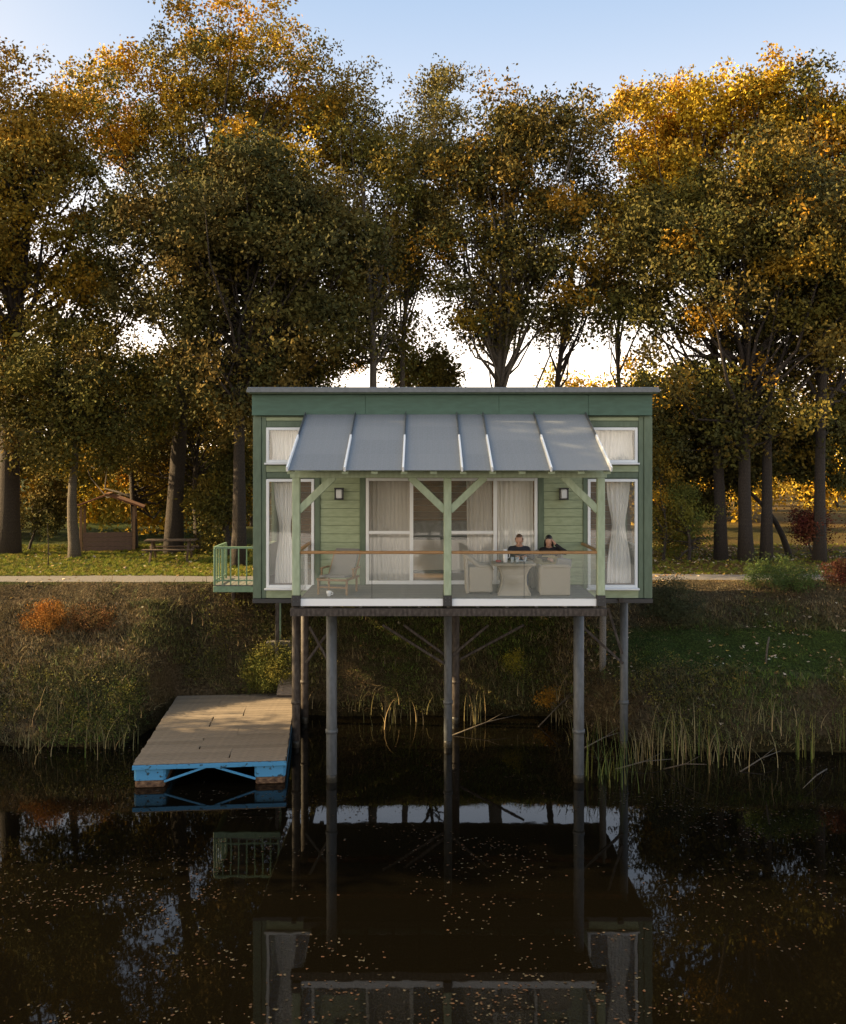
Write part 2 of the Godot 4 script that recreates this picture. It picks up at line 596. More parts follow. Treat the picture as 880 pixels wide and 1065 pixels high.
# a tree from its foot, trunk radius, fork height and crown lobes [centre, radii] in metres
func tree(called: String, label: String, category: String, base: Vector3, r: float, fork: float, lobes: Array, pal: Array, clumps: int, per: int, leaf := 0, bark := "bark", group := "", lean := 0.0, limb_share := 0.6) -> Node3D:
	var t := thing(called, label, category, base, 0.0, group)
	var top := Vector3.ZERO
	var mid := Vector3.ZERO
	var vol := 0.0
	var parts := []
	for lb in lobes:
		var c: Vector3 = lb[0] - base
		var v: float = lb[1].x * lb[1].y * lb[1].z
		mid += c * v
		vol += v
		parts.append([c, lb[1], v])
		if c.y > top.y: top = c
	mid /= vol
	# trunk, wandering towards the highest lobe
	var st := new_st()
	var pts := []
	var rad := []
	var n := 9
	var goal := Vector3(lerpf(mid.x, top.x, 0.6), top.y, lerpf(mid.z, top.z, 0.6))
	var wob := rng.randf() * 10.0
	for i in n + 1:
		var f := float(i) / n
		var p := Vector3(goal.x * pow(f, 1.6) + lean * f * (1.0 - f) * 4.0, -0.25 + (goal.y + 0.25) * f, goal.z * pow(f, 1.6))
		p += Vector3(sin(wob + f * 7.0), 0, cos(wob * 1.7 + f * 6.0)) * 0.22 * f
		pts.append(p)
		rad.append(r * (1.22 if i == 0 else 1.0) * pow(1.0 - f * 0.93, 0.85))
	tube(st, pts, rad, 10)
	# clumps through the lobes; limbs run to them
	var where := []
	var cols := []
	for k in clumps:
		var pick := rng.randf() * vol
		var which = parts[0]
		for q in parts:
			pick -= q[2]
			which = q
			if pick <= 0.0: break
		var dir := Vector3(rng.randfn(), rng.randfn(), rng.randfn()).normalized()
		var rr := pow(rng.randf(), 0.42) * (1.15 if rng.randf() < 0.12 else 1.0)
		var c: Vector3 = which[0] + dir * which[1] * rr
		if rng.randf() < limb_share:
			var f := clampf((c.y / goal.y) * rng.randf_range(0.45, 0.9), fork / goal.y * rng.randf_range(0.9, 1.4), 0.97)
			var i := mini(int(f * n), n - 1)
			var a: Vector3 = pts[i].lerp(pts[i + 1], f * n - i)
			var ar: float = minf(lerpf(rad[i], rad[i + 1], f * n - i) * 0.55, 0.025 + 0.016 * a.distance_to(c) * rng.randf_range(0.5, 1.2))
			var b := a.lerp(c, 0.45) + Vector3(rng.randfn() * 0.3, -0.12 * a.distance_to(c) + rng.randfn() * 0.2, rng.randfn() * 0.3)
			tube(st, [a, a.lerp(b, 0.5) + Vector3(0, 0.05, 0), b, b.lerp(c, 0.55) + Vector3(rng.randfn(), rng.randfn(), rng.randfn()) * 0.12, c], [ar, ar * 0.85, ar * 0.6, ar * 0.36, 0.012], 5)
		var size := rng.randf_range(0.5, 1.3) * clampf(pow(vol, 1.0 / 3.0) * 0.34, 0.5, 1.35)
		var own := tint(pal)
		for j in per:
			var o := Vector3(rng.randfn(), rng.randfn() * 0.6 - 0.15, rng.randfn()) * size * 0.46
			var cc := own.lerp(tint(pal), 0.45 * rng.randf())
			where.append(turned(c + o, rng.randf_range(0.75, 1.25)))
			cols.append(cc)
	st.generate_normals()
	lpart(t, "trunk", st.commit(), M[bark])
	foliage("crown", t, leaf, where, cols)
	return t

func lobe(px: float, py: float, rx: float, ry: float, d: float, deep := 1.0) -> Array:
	return [at(px, py, d), Vector3(rx, ry, (rx + ry) * 0.5 * deep) * d / FOCAL]

func make_trees() -> void:
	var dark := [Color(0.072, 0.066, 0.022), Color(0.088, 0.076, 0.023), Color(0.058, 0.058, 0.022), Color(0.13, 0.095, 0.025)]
	var olive := [Color(0.12, 0.105, 0.025), Color(0.16, 0.125, 0.025), Color(0.09, 0.09, 0.025), Color(0.22, 0.15, 0.025)]
	var ochre := [Color(0.24, 0.15, 0.022), Color(0.32, 0.20, 0.025), Color(0.16, 0.12, 0.024), Color(0.12, 0.11, 0.025)]
	var gold := [Color(0.48, 0.30, 0.025), Color(0.54, 0.36, 0.03), Color(0.42, 0.22, 0.02), Color(0.24, 0.19, 0.03)]
	var yellow := [Color(0.50, 0.33, 0.03), Color(0.45, 0.27, 0.025), Color(0.30, 0.24, 0.04)]
	var rusty := [Color(0.13, 0.095, 0.024), Color(0.30, 0.17, 0.02), Color(0.07, 0.065, 0.02), Color(0.06, 0.06, 0.02)]
	var b: Vector3
	# left group
	b = foot(8, 576)
	tree("broadleaf_tree", "rust-brown tree with a thick dark trunk at the left edge", "tree", b, 0.46, 5.0,
		[lobe(45, 115, 85, 55, 38), lobe(40, 220, 110, 90, 38), lobe(-30, 170, 70, 120, 38.5), lobe(90, 310, 70, 60, 38), lobe(10, 310, 60, 60, 38)], ochre, 168, 15)
	b = foot(180, 575)
	tree("broadleaf_tree", "tallest tree, olive and yellow crown left of the cabin", "tree", b, 0.36, 7.0,
		[lobe(235, 65, 95, 65, 41), lobe(140, 120, 80, 65, 41), lobe(315, 105, 70, 75, 41), lobe(270, 190, 110, 80, 41)], olive + gold, 150, 15)
	b = foot(248, 588)
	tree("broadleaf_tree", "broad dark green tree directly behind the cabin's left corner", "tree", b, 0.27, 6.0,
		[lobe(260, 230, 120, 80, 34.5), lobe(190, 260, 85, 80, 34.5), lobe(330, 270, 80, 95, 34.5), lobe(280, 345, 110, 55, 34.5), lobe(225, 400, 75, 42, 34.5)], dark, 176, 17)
	b = foot(388, 578)
	tree("broadleaf_tree", "slim olive tree with rusty top behind the roof's left half", "tree", b, 0.20, 8.0,
		[lobe(372, 120, 40, 60, 40), lobe(410, 200, 45, 70, 40), lobe(385, 290, 50, 70, 40), lobe(400, 350, 48, 38, 40)], ochre.slice(2) + olive, 98, 13, 1, "pale_bark")
	b = foot(430, 574)
	tree("broadleaf_tree", "pale feathery tree between the dark oak and the centre tree", "tree", b, 0.15, 8.0,
		[lobe(455, 125, 30, 50, 43), lobe(440, 210, 32, 55, 43), lobe(430, 280, 26, 40, 43)], [Color(0.20, 0.17, 0.06), Color(0.15, 0.13, 0.04)], 66, 11, 1, "pale_bark", "", -0.6)
	# centre
	b = foot(511, 577)
	tree("broadleaf_tree", "dark forked tree with rusty top behind the roof's centre", "tree", b, 0.30, 5.5,
		[lobe(560, 115, 60, 45, 38), lobe(490, 150, 45, 55, 38), lobe(530, 200, 75, 65, 38), lobe(495, 285, 65, 60, 38), lobe(575, 280, 50, 60, 38), lobe(530, 335, 50, 25, 38)], rusty + dark.slice(0, 2), 115, 14, 0, "pale_bark")
	b = foot(558, 575)
	tree("broadleaf_tree", "thin dark tree leaning right behind the roof's centre", "tree", b, 0.16, 6.0,
		[lobe(615, 250, 35, 55, 41), lobe(600, 170, 30, 50, 41), lobe(585, 330, 30, 22, 41)], dark, 42, 10, 1, "bark", "", 0.5)
	b = foot(655, 573)
	tree("broadleaf_tree", "slender pale-stemmed tree behind the roof's right half", "tree", b, 0.15, 6.5,
		[lobe(655, 240, 40, 50, 43), lobe(640, 310, 40, 30, 43)], gold, 34, 10, 1, "pale_bark", "", -0.35)
	# right group
	b = foot(776, 583)
	tree("broadleaf_tree", "largest right-hand oak, ochre above and dark green below", "tree", b, 0.28, 4.0,
		[lobe(770, 220, 110, 75, 36), lobe(690, 290, 75, 85, 36), lobe(830, 300, 85, 95, 36), lobe(745, 385, 95, 60, 36), lobe(705, 450, 45, 45, 36), lobe(790, 440, 75, 38, 36)], rusty + ochre.slice(2) + dark, 205, 17)
	b = foot(750, 582)
	tree("broadleaf_tree", "golden tree whose lit top rises beside the centre gap", "tree", b, 0.24, 8.0,
		[lobe(690, 125, 60, 50, 41), lobe(745, 120, 55, 50, 41), lobe(700, 200, 65, 60, 41)], gold, 90, 15)
	b = foot(797, 583)
	tree("broadleaf_tree", "golden tree behind the largest right-hand oak", "tree", b, 0.22, 8.0,
		[lobe(800, 120, 50, 45, 40), lobe(830, 180, 70, 60, 40)], gold, 70, 15)
	b = foot(853, 584)
	tree("broadleaf_tree", "yellow-topped tree at the right edge", "tree", b, 0.22, 5.0,
		[lobe(855, 110, 50, 55, 39), lobe(890, 190, 60, 80, 39), lobe(870, 330, 60, 80, 38.5), lobe(862, 440, 50, 50, 38.5)], gold.slice(2) + olive + rusty, 120, 15)
	# lower storey on the left
	b = foot(78, 580)
	tree("broadleaf_tree", "grey-trunked olive tree over the lawn beside the hut", "tree", b, 0.24, 5.0,
		[lobe(70, 390, 75, 60, 36), lobe(15, 400, 55, 50, 36.5), lobe(130, 440, 60, 45, 36), lobe(55, 460, 45, 35, 36)], olive + dark, 90, 13, 1, "pale_bark")
	b = foot(205, 572)
	tree("broadleaf_tree", "low dark tree between picnic table and cabin", "tree", b, 0.17, 2.6,
		[lobe(205, 420, 65, 50, 42), lobe(235, 480, 30, 45, 42), lobe(165, 470, 40, 40, 42)], dark + olive, 62, 12, 1)
	b = foot(140, 570)
	tree("broadleaf_tree", "bushy olive tree rising behind the picnic table", "tree", b, 0.15, 2.0,
		[lobe(135, 400, 60, 50, 44), lobe(110, 460, 50, 40, 44), lobe(165, 490, 45, 40, 44)], olive + gold.slice(2), 64, 11, 1)
	b = foot(-30, 573)
	tree("broadleaf_tree", "olive tree half cut off by the left edge", "tree", b, 0.2, 2.5,
		[lobe(-10, 420, 60, 50, 47), lobe(20, 460, 40, 30, 47)], olive, 54, 11, 1)
	b = foot(238, 578)
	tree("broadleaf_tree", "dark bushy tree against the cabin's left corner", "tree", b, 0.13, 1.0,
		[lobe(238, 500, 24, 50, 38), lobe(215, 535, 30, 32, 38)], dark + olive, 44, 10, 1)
	b = foot(330, 575)
	tree("broadleaf_tree", "dark green tree hidden behind the roof's left third", "tree", b, 0.18, 4.0,
		[lobe(320, 380, 60, 40, 40), lobe(270, 400, 50, 45, 40)], dark + olive, 50, 11, 1)
	b = foot(450, 575)
	tree("broadleaf_tree", "low round green tree peeping over the roof left of the fork", "tree", b, 0.14, 3.0,
		[lobe(447, 388, 32, 24, 42)], olive + dark, 30, 10, 1)
	b = foot(30, 573)
	tree("broadleaf_tree", "young shrubby tree between the two left trunks", "tree", b, 0.07, 1.2,
		[lobe(42, 520, 30, 35, 40)], dark, 26, 8, 1)
	# lower storey on the right
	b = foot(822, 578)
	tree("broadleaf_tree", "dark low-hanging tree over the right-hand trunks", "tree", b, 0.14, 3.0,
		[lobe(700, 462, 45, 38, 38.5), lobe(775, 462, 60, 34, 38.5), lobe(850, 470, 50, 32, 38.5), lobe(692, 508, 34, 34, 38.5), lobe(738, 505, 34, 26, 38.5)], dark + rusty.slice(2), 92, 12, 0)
	b = foot(716, 584)
	tree("young_tree", "young green tree at the cabin's right side below the oak", "tree", b, 0.08, 0.6,
		[lobe(715, 545, 26, 32, 35.5), lobe(712, 505, 20, 22, 35.5)], [Color(0.09, 0.11, 0.03), Color(0.16, 0.15, 0.03)], 34, 8, 2)
	b = foot(690, 583)
	tree("young_tree", "yellow-green bushy tree against the cabin's right corner", "tree", b, 0.07, 0.8,
		[lobe(688, 535, 17, 40, 36), lobe(694, 485, 16, 30, 36)], gold.slice(2) + olive, 34, 8, 2)
	b = foot(847, 584)
	tree("young_tree", "burgundy-leaved young tree among the right-hand trunks", "tree", b, 0.06, 0.8,
		[lobe(842, 548, 14, 28, 35.5)], [Color(0.09, 0.022, 0.022), Color(0.06, 0.02, 0.018), Color(0.12, 0.04, 0.02)], 24, 8, 2)
	# sunlit wood behind
	var spots := []
	for k in 34:
		var d := 47.0 + 1.15 * k
		spots.append([(fposmod(k * 0.618, 1.0) - 0.5) * 1.02 * d, d, rng.randf_range(8.0, 10.8) * (0.95 if absf(fposmod(k * 0.618, 1.0) - 0.55) < 0.14 else 1.15)])
	for w in spots:
		var base := Vector3(w[0], PLATEAU, -w[1])
		var h: float = w[2]
		var lb := []
		for k in 4:
			lb.append([base + Vector3(rng.randf_range(-1.5, 1.5), h * (0.18 + 0.18 * k), rng.randf_range(-1.2, 1.2)), Vector3(1.15, 0.8, 1.0) * h * (0.22 - 0.02 * k)])
		var left: bool = w[0] < -5.0
		if w[0] > -8.0 and w[0] < 5.5 and w[1] < 68.0: continue
		if not left and w[0] > 8.0 and int(w[1] * 10.0) % 3 == 0: continue
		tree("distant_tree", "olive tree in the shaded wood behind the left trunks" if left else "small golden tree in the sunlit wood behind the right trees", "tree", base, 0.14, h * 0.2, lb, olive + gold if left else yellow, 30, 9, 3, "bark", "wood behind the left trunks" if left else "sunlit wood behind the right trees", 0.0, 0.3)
	for g in [[596, 66.0, 10.6, "left"], [640, 70.0, 11.4, "middle"], [684, 64.0, 11.0, "right"]]:
		var base := Vector3(wx(g[0], g[1]), PLATEAU, -g[1])
		var h: float = g[2]
		tree("distant_tree", "%s of three round golden trees glowing above the roof's right end" % g[3], "tree", base, 0.15, h * 0.25,
			[[base + Vector3(0, h * 0.78, 0), Vector3(1, 0.9, 1) * h * 0.20], [base + Vector3(0.4, h * 0.5, 0), Vector3(1.1, 0.9, 1) * h * 0.24], [base + Vector3(-0.3, h * 0.25, 0), Vector3(1.1, 0.8, 1) * h * 0.2]], yellow, 42, 9, 3, "bark", "golden trees above the roof", 0.0, 0.3)
	for k in 15:
		var d := 90.0 + 1.5 * k
		var x := (fposmod(k * 0.618 + 0.3, 1.0) - 0.5) * 1.0 * d
		if absf(x - 6.0) < 9.0: continue
		var base := Vector3(x, PLATEAU, -d)
		var h := rng.randf_range(15.0, 19.0)
		var lb := []
		for q in 4:
			lb.append([base + Vector3(rng.randf_range(-2.0, 2.0), h * (0.2 + 0.19 * q), rng.randf_range(-1.5, 1.5)), Vector3(1.25, 0.8, 1.0) * h * (0.2 - 0.02 * q)])
		tree("distant_tree", "tall far tree closing the wood at the back " + ("left" if x < 0.0 else "right"), "tree", base, 0.2, h * 0.2, lb, olive + gold.slice(2), 34, 9, 3, "bark", "tall trees closing the wood", 0.0, 0.3)
	# trees beyond the left edge whose shade lies over dock and bank
	for w in [[-17.0, 24.0, 20.0, 2], [-22.5, 24.2, 22.0, 0], [-28.5, 24.6, 24.0, 0], [-26.0, 50.0, 19.0, 1]]:
		var base := Vector3(w[0], ground(w[0], w[1]), -w[1])
		var h: float = w[2]
		var lb := []
		for k in 4:
			lb.append([base + Vector3(rng.randf_range(-2, 2), h * (0.40 + 0.15 * k), rng.randf_range(-1, 1) + (2.6 if w[1] < 30.0 else 0.0)), Vector3(1.0, 0.8, 0.85) * h * 0.17])
		tree("broadleaf_tree", "tall autumn tree beyond the left edge of the view", "tree", base, 0.35, h * 0.25, lb, olive, 62, 12, 3, "bark", "trees beyond the left edge", 0.0, 0.5)
	# trees on the far shore, mirrored in the window panes
	for k in 7:
		var base := Vector3(-42.0 + 14.0 * k + rng.randf_range(-3, 3), 0, 92.0 + rng.randf_range(-6, 6))
		base.y = ground(base.x, -base.z)
		var h := rng.randf_range(6.0, 9.0)
		tree("far_shore_tree", "autumn tree on the opposite shore mirrored in the panes", "tree", base, 0.25, h * 0.25,
			[[base + Vector3(0, h * 0.45, 0), Vector3(1, 0.9, 1) * h * 0.28], [base + Vector3(0.6, h * 0.75, 0), Vector3(1, 0.9, 1) * h * 0.2]], ochre, 24, 9, 3, "bark", "trees on the opposite shore", 0.0, 0.4)

func shrub(called: String, label: String, base: Vector3, radii: Vector3, pal: Array, clumps: int, per: int, stems: int, upright := 0.0) -> void:
	var t := thing(called, label, "shrub", base)
	var st := new_st()
	var where := []
	var cols := []
	for k in clumps:
		var dir := Vector3(rng.randfn(), absf(rng.randfn()) * 0.9 + 0.1, rng.randfn()).normalized()
		var c := dir * radii * pow(rng.randf(), 0.4)
		c.y += 0.08
		if k < stems:
			tube(st, [Vector3(rng.randfn() * 0.08, -0.1, rng.randfn() * 0.08), c * 0.5 + Vector3(0, 0.06, 0), c], [0.02, 0.013, 0.006], 4)
		var own := tint(pal)
		for j in per:
			where.append(turned(c + Vector3(rng.randfn(), rng.randfn() * (0.7 + upright), rng.randfn()) * radii.x * 0.16, rng.randf_range(0.35, 0.65)))
			cols.append(own.lerp(tint(pal), 0.4))
	st.generate_normals()
	lpart(t, "stem", st.commit(), M.bark)
	foliage("foliage", t, 2, where, cols)

func make_shrubs() -> void:
	shrub("shrub", "dark rounded shrub beside the cabin's right corner", foot(700, 643), Vector3(0.80, 1.05, 0.7), [Color(0.05, 0.06, 0.03), Color(0.07, 0.07, 0.035)], 60, 7, 14)
	shrub("shrub", "wide feathery green shrub on the path's edge", foot(812, 611), Vector3(1.15, 0.70, 0.7), [Color(0.08, 0.11, 0.03), Color(0.06, 0.09, 0.03)], 60, 7, 14)
	shrub("shrub", "red-leaved shrub at the right edge of the path", foot(872, 606), Vector3(0.5, 0.6, 0.5), [Color(0.075, 0.024, 0.017), Color(0.06, 0.03, 0.016)], 30, 6, 10)
	shrub("shrub", "glossy green bush behind the dock's far end", foot(283, 719), Vector3(0.85, 1.15, 0.6), [Color(0.09, 0.10, 0.022), Color(0.16, 0.14, 0.03), Color(0.06, 0.07, 0.02)], 80, 7, 14)
	shrub("shrub", "low orange-leaved shrub on the left bank", foot(48, 655), Vector3(0.62, 0.7, 0.5), [Color(0.36, 0.14, 0.025), Color(0.25, 0.12, 0.03)], 34, 6, 10)
	shrub("shrub", "low brown shrub right of the orange one on the bank", foot(90, 655), Vector3(0.75, 0.55, 0.5), [Color(0.17, 0.075, 0.03), Color(0.12, 0.08, 0.03)], 30, 6, 10)
	shrub("shrub", "yellow-leaved little bush under the cabin floor", foot(535, 700), Vector3(0.45, 0.5, 0.4), [Color(0.30, 0.26, 0.03), Color(0.16, 0.15, 0.03)], 22, 5, 8)
	shrub("shrub", "orange-tinged little bush beside the right rear stilt", foot(575, 735), Vector3(0.42, 0.4, 0.4), [Color(0.35, 0.16, 0.02), Color(0.22, 0.15, 0.03)], 20, 5, 8)

func blade_mesh(n: int, height: float, width: float, out: float, segs := 3, foot_spread := 0.25) -> ArrayMesh:
	var st := new_st()
	st.set_smooth_group(1)
	for i in n:
		var a := rng.randf() * TAU
		var dir := Vector3(cos(a), 0, sin(a))
		var side := Vector3(-sin(a), 0, cos(a))
		var h := height * rng.randf_range(0.5, 1.1)
		var o := out * rng.randf_range(0.2, 1.2)
		var base := Vector3(rng.randfn(), 0, rng.randfn()) * out * foot_spread
		if foot_spread > 0.3:
			dir = (dir + Vector3(0.5, 0, 0.2)).normalized()
			side = Vector3(-dir.z, 0, dir.x)
		var prev := []
		for k in segs + 1:
			var f := float(k) / segs
			var p := base + dir * o * f * f + Vector3(0, h * (f - 0.18 * f * f * f), 0)
			var w := width * (1.0 - f * 0.92) * 0.5
			var cur := [p - side * w, p + side * w]
			if prev:
				for q in [prev[0], prev[1], cur[0], prev[1], cur[1], cur[0]]:
					st.add_vertex(q)
			prev = cur
	st.generate_normals()
	return st.commit()

func make_grass() -> void:
	var tuft := blade_mesh(12, 0.22, 0.022, 0.24, 3, 0.6)
	var short := blade_mesh(22, 0.085, 0.012, 0.09, 2)
	var straw := [Color(0.26, 0.195, 0.105), Color(0.18, 0.14, 0.07), Color(0.11, 0.09, 0.048)]
	var green := [Color(0.095, 0.15, 0.025), Color(0.07, 0.10, 0.025), Color(0.14, 0.17, 0.035)]
	var thatch := [Color(0.20, 0.145, 0.075), Color(0.11, 0.08, 0.045), Color(0.07, 0.055, 0.035), Color(0.15, 0.12, 0.06)]
	var dull := [Color(0.11, 0.115, 0.04), Color(0.15, 0.125, 0.055), Color(0.065, 0.07, 0.028)]
	var where := []
	var cols := []
	for i in 27000:
		var x := rng.randf_range(-15.0, 15.0)
		var s := shore(x)
		var c := crest(x)
		var d := rng.randf_range(s + 0.05, c + 0.12)
		if x > -7.1 and x < -2.6 and d < 26.55: continue
		var t := (d - s) / (c - s)
		var n := patch_noise.get_noise_2d(x * 6.0, d * 6.0) * 0.5 + 0.5
		var bare := bump_noise.get_noise_2d(x * 9.0 + 300.0, d * 9.0)
		var flat := 1.0
		if bare > 0.08 and rng.randf() < 0.8: flat = 0.3
		var on_terrace := smoothstep(4.0, 6.0, x) * smoothstep(0.2, 0.3, t) * (1.0 - smoothstep(0.6, 0.72, t))
		if x > -3.0 and x < 4.0 and rng.randf() < 0.3: continue
		var pal := straw if n < 0.48 else dull
		if flat < 1.0: pal = thatch
		if rng.randf() < on_terrace * 0.72 or (n > 0.62 and rng.randf() < 0.6): pal = green
		var k := rng.randf_range(0.35, 0.95) * (0.42 if on_terrace > 0.5 else 1.0) * (0.55 if t > 0.85 else 1.0)
		where.append(Transform3D(Basis.from_euler(Vector3(rng.randfn() * 0.18, rng.randf() * TAU, rng.randfn() * 0.18)).scaled(Vector3(1.2, rng.randf_range(0.6, 1.2) * flat, 1.2) * k), Vector3(x, ground(x, d) - 0.02, -d)))
		cols.append(tint(pal))
	for i in 620:
		var x := rng.randf_range(-15.0, 15.0)
		var t := pow(rng.randf(), 1.3)
		var d := lerpf(shore(x) + 0.1, crest(x), t)
		if x > -7.1 and x < -2.6 and d < 26.6: continue
		if smoothstep(4.0, 6.0, x) * smoothstep(0.2, 0.3, t) * (1.0 - smoothstep(0.6, 0.72, t)) > 0.4: continue
		where.append(Transform3D(Basis.from_euler(Vector3(rng.randfn() * 0.25, rng.randf() * TAU, rng.randfn() * 0.25)).scaled(Vector3(1.0, rng.randf_range(0.7, 1.2), 1.0) * rng.randf_range(0.8, 1.7)), Vector3(x, ground(x, d) - 0.03, -d)))
		cols.append(tint(thatch if rng.randf() < 0.5 else dull))
	var o := multi("grass", self, tuft, M.blade, where, cols)
	describe(o, "dry and green grass covering the sloping bank", "grass", "", "stuff")
	where = []
	cols = []
	for i in 16000:
		var x := rng.randf_range(-19.0, 19.0)
		var d := crest(x) + 1.75 + pow(rng.randf(), 1.4) * 12.0
		if x > 4.0 and rng.randf() < 0.65: continue
		where.append(Transform3D(Basis(Vector3.UP, rng.randf() * TAU).scaled(Vector3.ONE * rng.randf_range(0.7, 1.5)), Vector3(x, PLATEAU - 0.005, -d)))
		cols.append(tint([Color(0.17, 0.20, 0.025), Color(0.23, 0.23, 0.03), Color(0.24, 0.20, 0.045)]))
	o = multi("lawn_grass", self, short, M.blade, where, cols)
	describe(o, "short green lawn between path and trees", "grass", "", "stuff")
	# low leafy weeds along the water and under the cabin
	where = []
	cols = []
	for i in 4600:
		var x := rng.randf_range(-15.0, 15.0)
		var s := shore(x)
		var d := s + absf(rng.randfn()) * 0.9 + 0.05
		if x > -7.1 and x < -2.6 and d < 26.55: continue
		if bump_noise.get_noise_2d(x * 12.0 - 90.0, d * 12.0) < -0.05: continue
		where.append(turned(Vector3(x, ground(x, d) + rng.randf_range(0.0, 0.22), -d), rng.randf_range(0.4, 0.8)))
		cols.append(tint([Color(0.05, 0.055, 0.02), Color(0.075, 0.07, 0.025), Color(0.09, 0.075, 0.035), Color(0.13, 0.12, 0.025)]))
	o = multi("weeds", self, leaf_meshes[2], M.leaf, where, cols)
	describe(o, "low leafy weeds tangled along the waterline", "weeds", "", "stuff")

func dead_leaf_mesh() -> ArrayMesh:
	var st := new_st()
	var p := []
	for k in 7:
		var a := TAU * k / 7
		var r := 0.055 if k % 2 == 0 else 0.036
		p.append(Vector3(cos(a) * r * 1.25, 0.012 * sin(a * 2.0 + 0.7), sin(a) * r))
	for k in 7:
		for q in [Vector3(0, 0.004, 0), p[k], p[(k + 1) % 7]]:
			st.add_vertex(q)
	st.generate_normals()
	return st.commit()

func make_fallen_leaves() -> void:
	var lm := dead_leaf_mesh()
	var pal := [Color(0.40, 0.30, 0.20), Color(0.28, 0.17, 0.07), Color(0.42, 0.25, 0.06), Color(0.18, 0.10, 0.05), Color(0.50, 0.42, 0.30)]
	var where := []
	var cols := []
	for i in 14000:
		var x := rng.randf_range(-16.0, 17.0)
		var d := rng.randf_range(23.0, 42.0)
		if d < shore(x) + 0.3: continue
		if x < 3.0 and rng.randf() < 0.8: continue
		if patch_noise.get_noise_2d(x * 14.0 + 700.0, d * 14.0) < -0.12 + rng.randf() * 0.25: continue
		var g := ground(x, d)
		where.append(Transform3D(Basis.from_euler(Vector3(rng.randfn() * 0.35, rng.randf() * TAU, rng.randfn() * 0.35)).scaled(Vector3.ONE * rng.randf_range(0.5, 1.05)), Vector3(x, g + 0.035, -d)))
		cols.append(tint(pal))
	var o := multi("fallen_leaves", self, lm, M.dead_leaf, where, cols)
	describe(o, "fallen autumn leaves scattered over bank and lawn", "leaves", "", "stuff")
	where = []
	cols = []
	for i in 21000:
		var d := 11.3 + pow(rng.randf(), 1.2) * 12.5
		var x := rng.randf_range(-0.46, 0.46) * d * 1.05
		if d > shore(x) - 0.4: continue
		var n := patch_noise.get_noise_2d(x * 9.0, d * 14.0) + 0.6 * bump_noise.get_noise_2d(x * 30.0, d * 45.0)
		if n < -0.12 + rng.randf() * 1.1: continue
		if x > -6.4 and x < -2.9 and d > 20.2: continue
		where.append(Transform3D(Basis.from_euler(Vector3(rng.randfn() * 0.03, rng.randf() * TAU, rng.randfn() * 0.03)).scaled(Vector3(1, 0.5, 1) * rng.randf_range(0.12, 0.46)), Vector3(x, 0.006, -d)))
		cols.append(tint([Color(0.036, 0.023, 0.015), Color(0.052, 0.030, 0.018), Color(0.022, 0.017, 0.012), Color(0.05, 0.045, 0.033)]))
	o = multi("floating_leaves", self, lm, M.dead_leaf, where, cols)
	describe(o, "brown leaves drifting in patches on the pond", "leaves", "", "stuff")

func reed_clump(label: String, base: Vector3, h: float, n: int, pal: Array, out := 0.35) -> void:
	var t := thing("reed_clump", label, "reeds", base, rng.randf() * TAU, "reeds along the waterline")
	var m := blade_mesh(n, h, 0.020, out, 4, 0.8)
	var st := new_st()
	st.create_from(m, 0)
	var mdt := MeshDataTool.new()
	mdt.create_from_surface(m, 0)
	var c := Color()
	for i in mdt.get_vertex_count():
		if i % 24 == 0: c = tint(pal)
		mdt.set_vertex_color(i, c)
	var am := ArrayMesh.new()
	mdt.commit_to_surface(am)
	lpart(t, "blades", am, M.blade).set_meta("kind", "stuff")

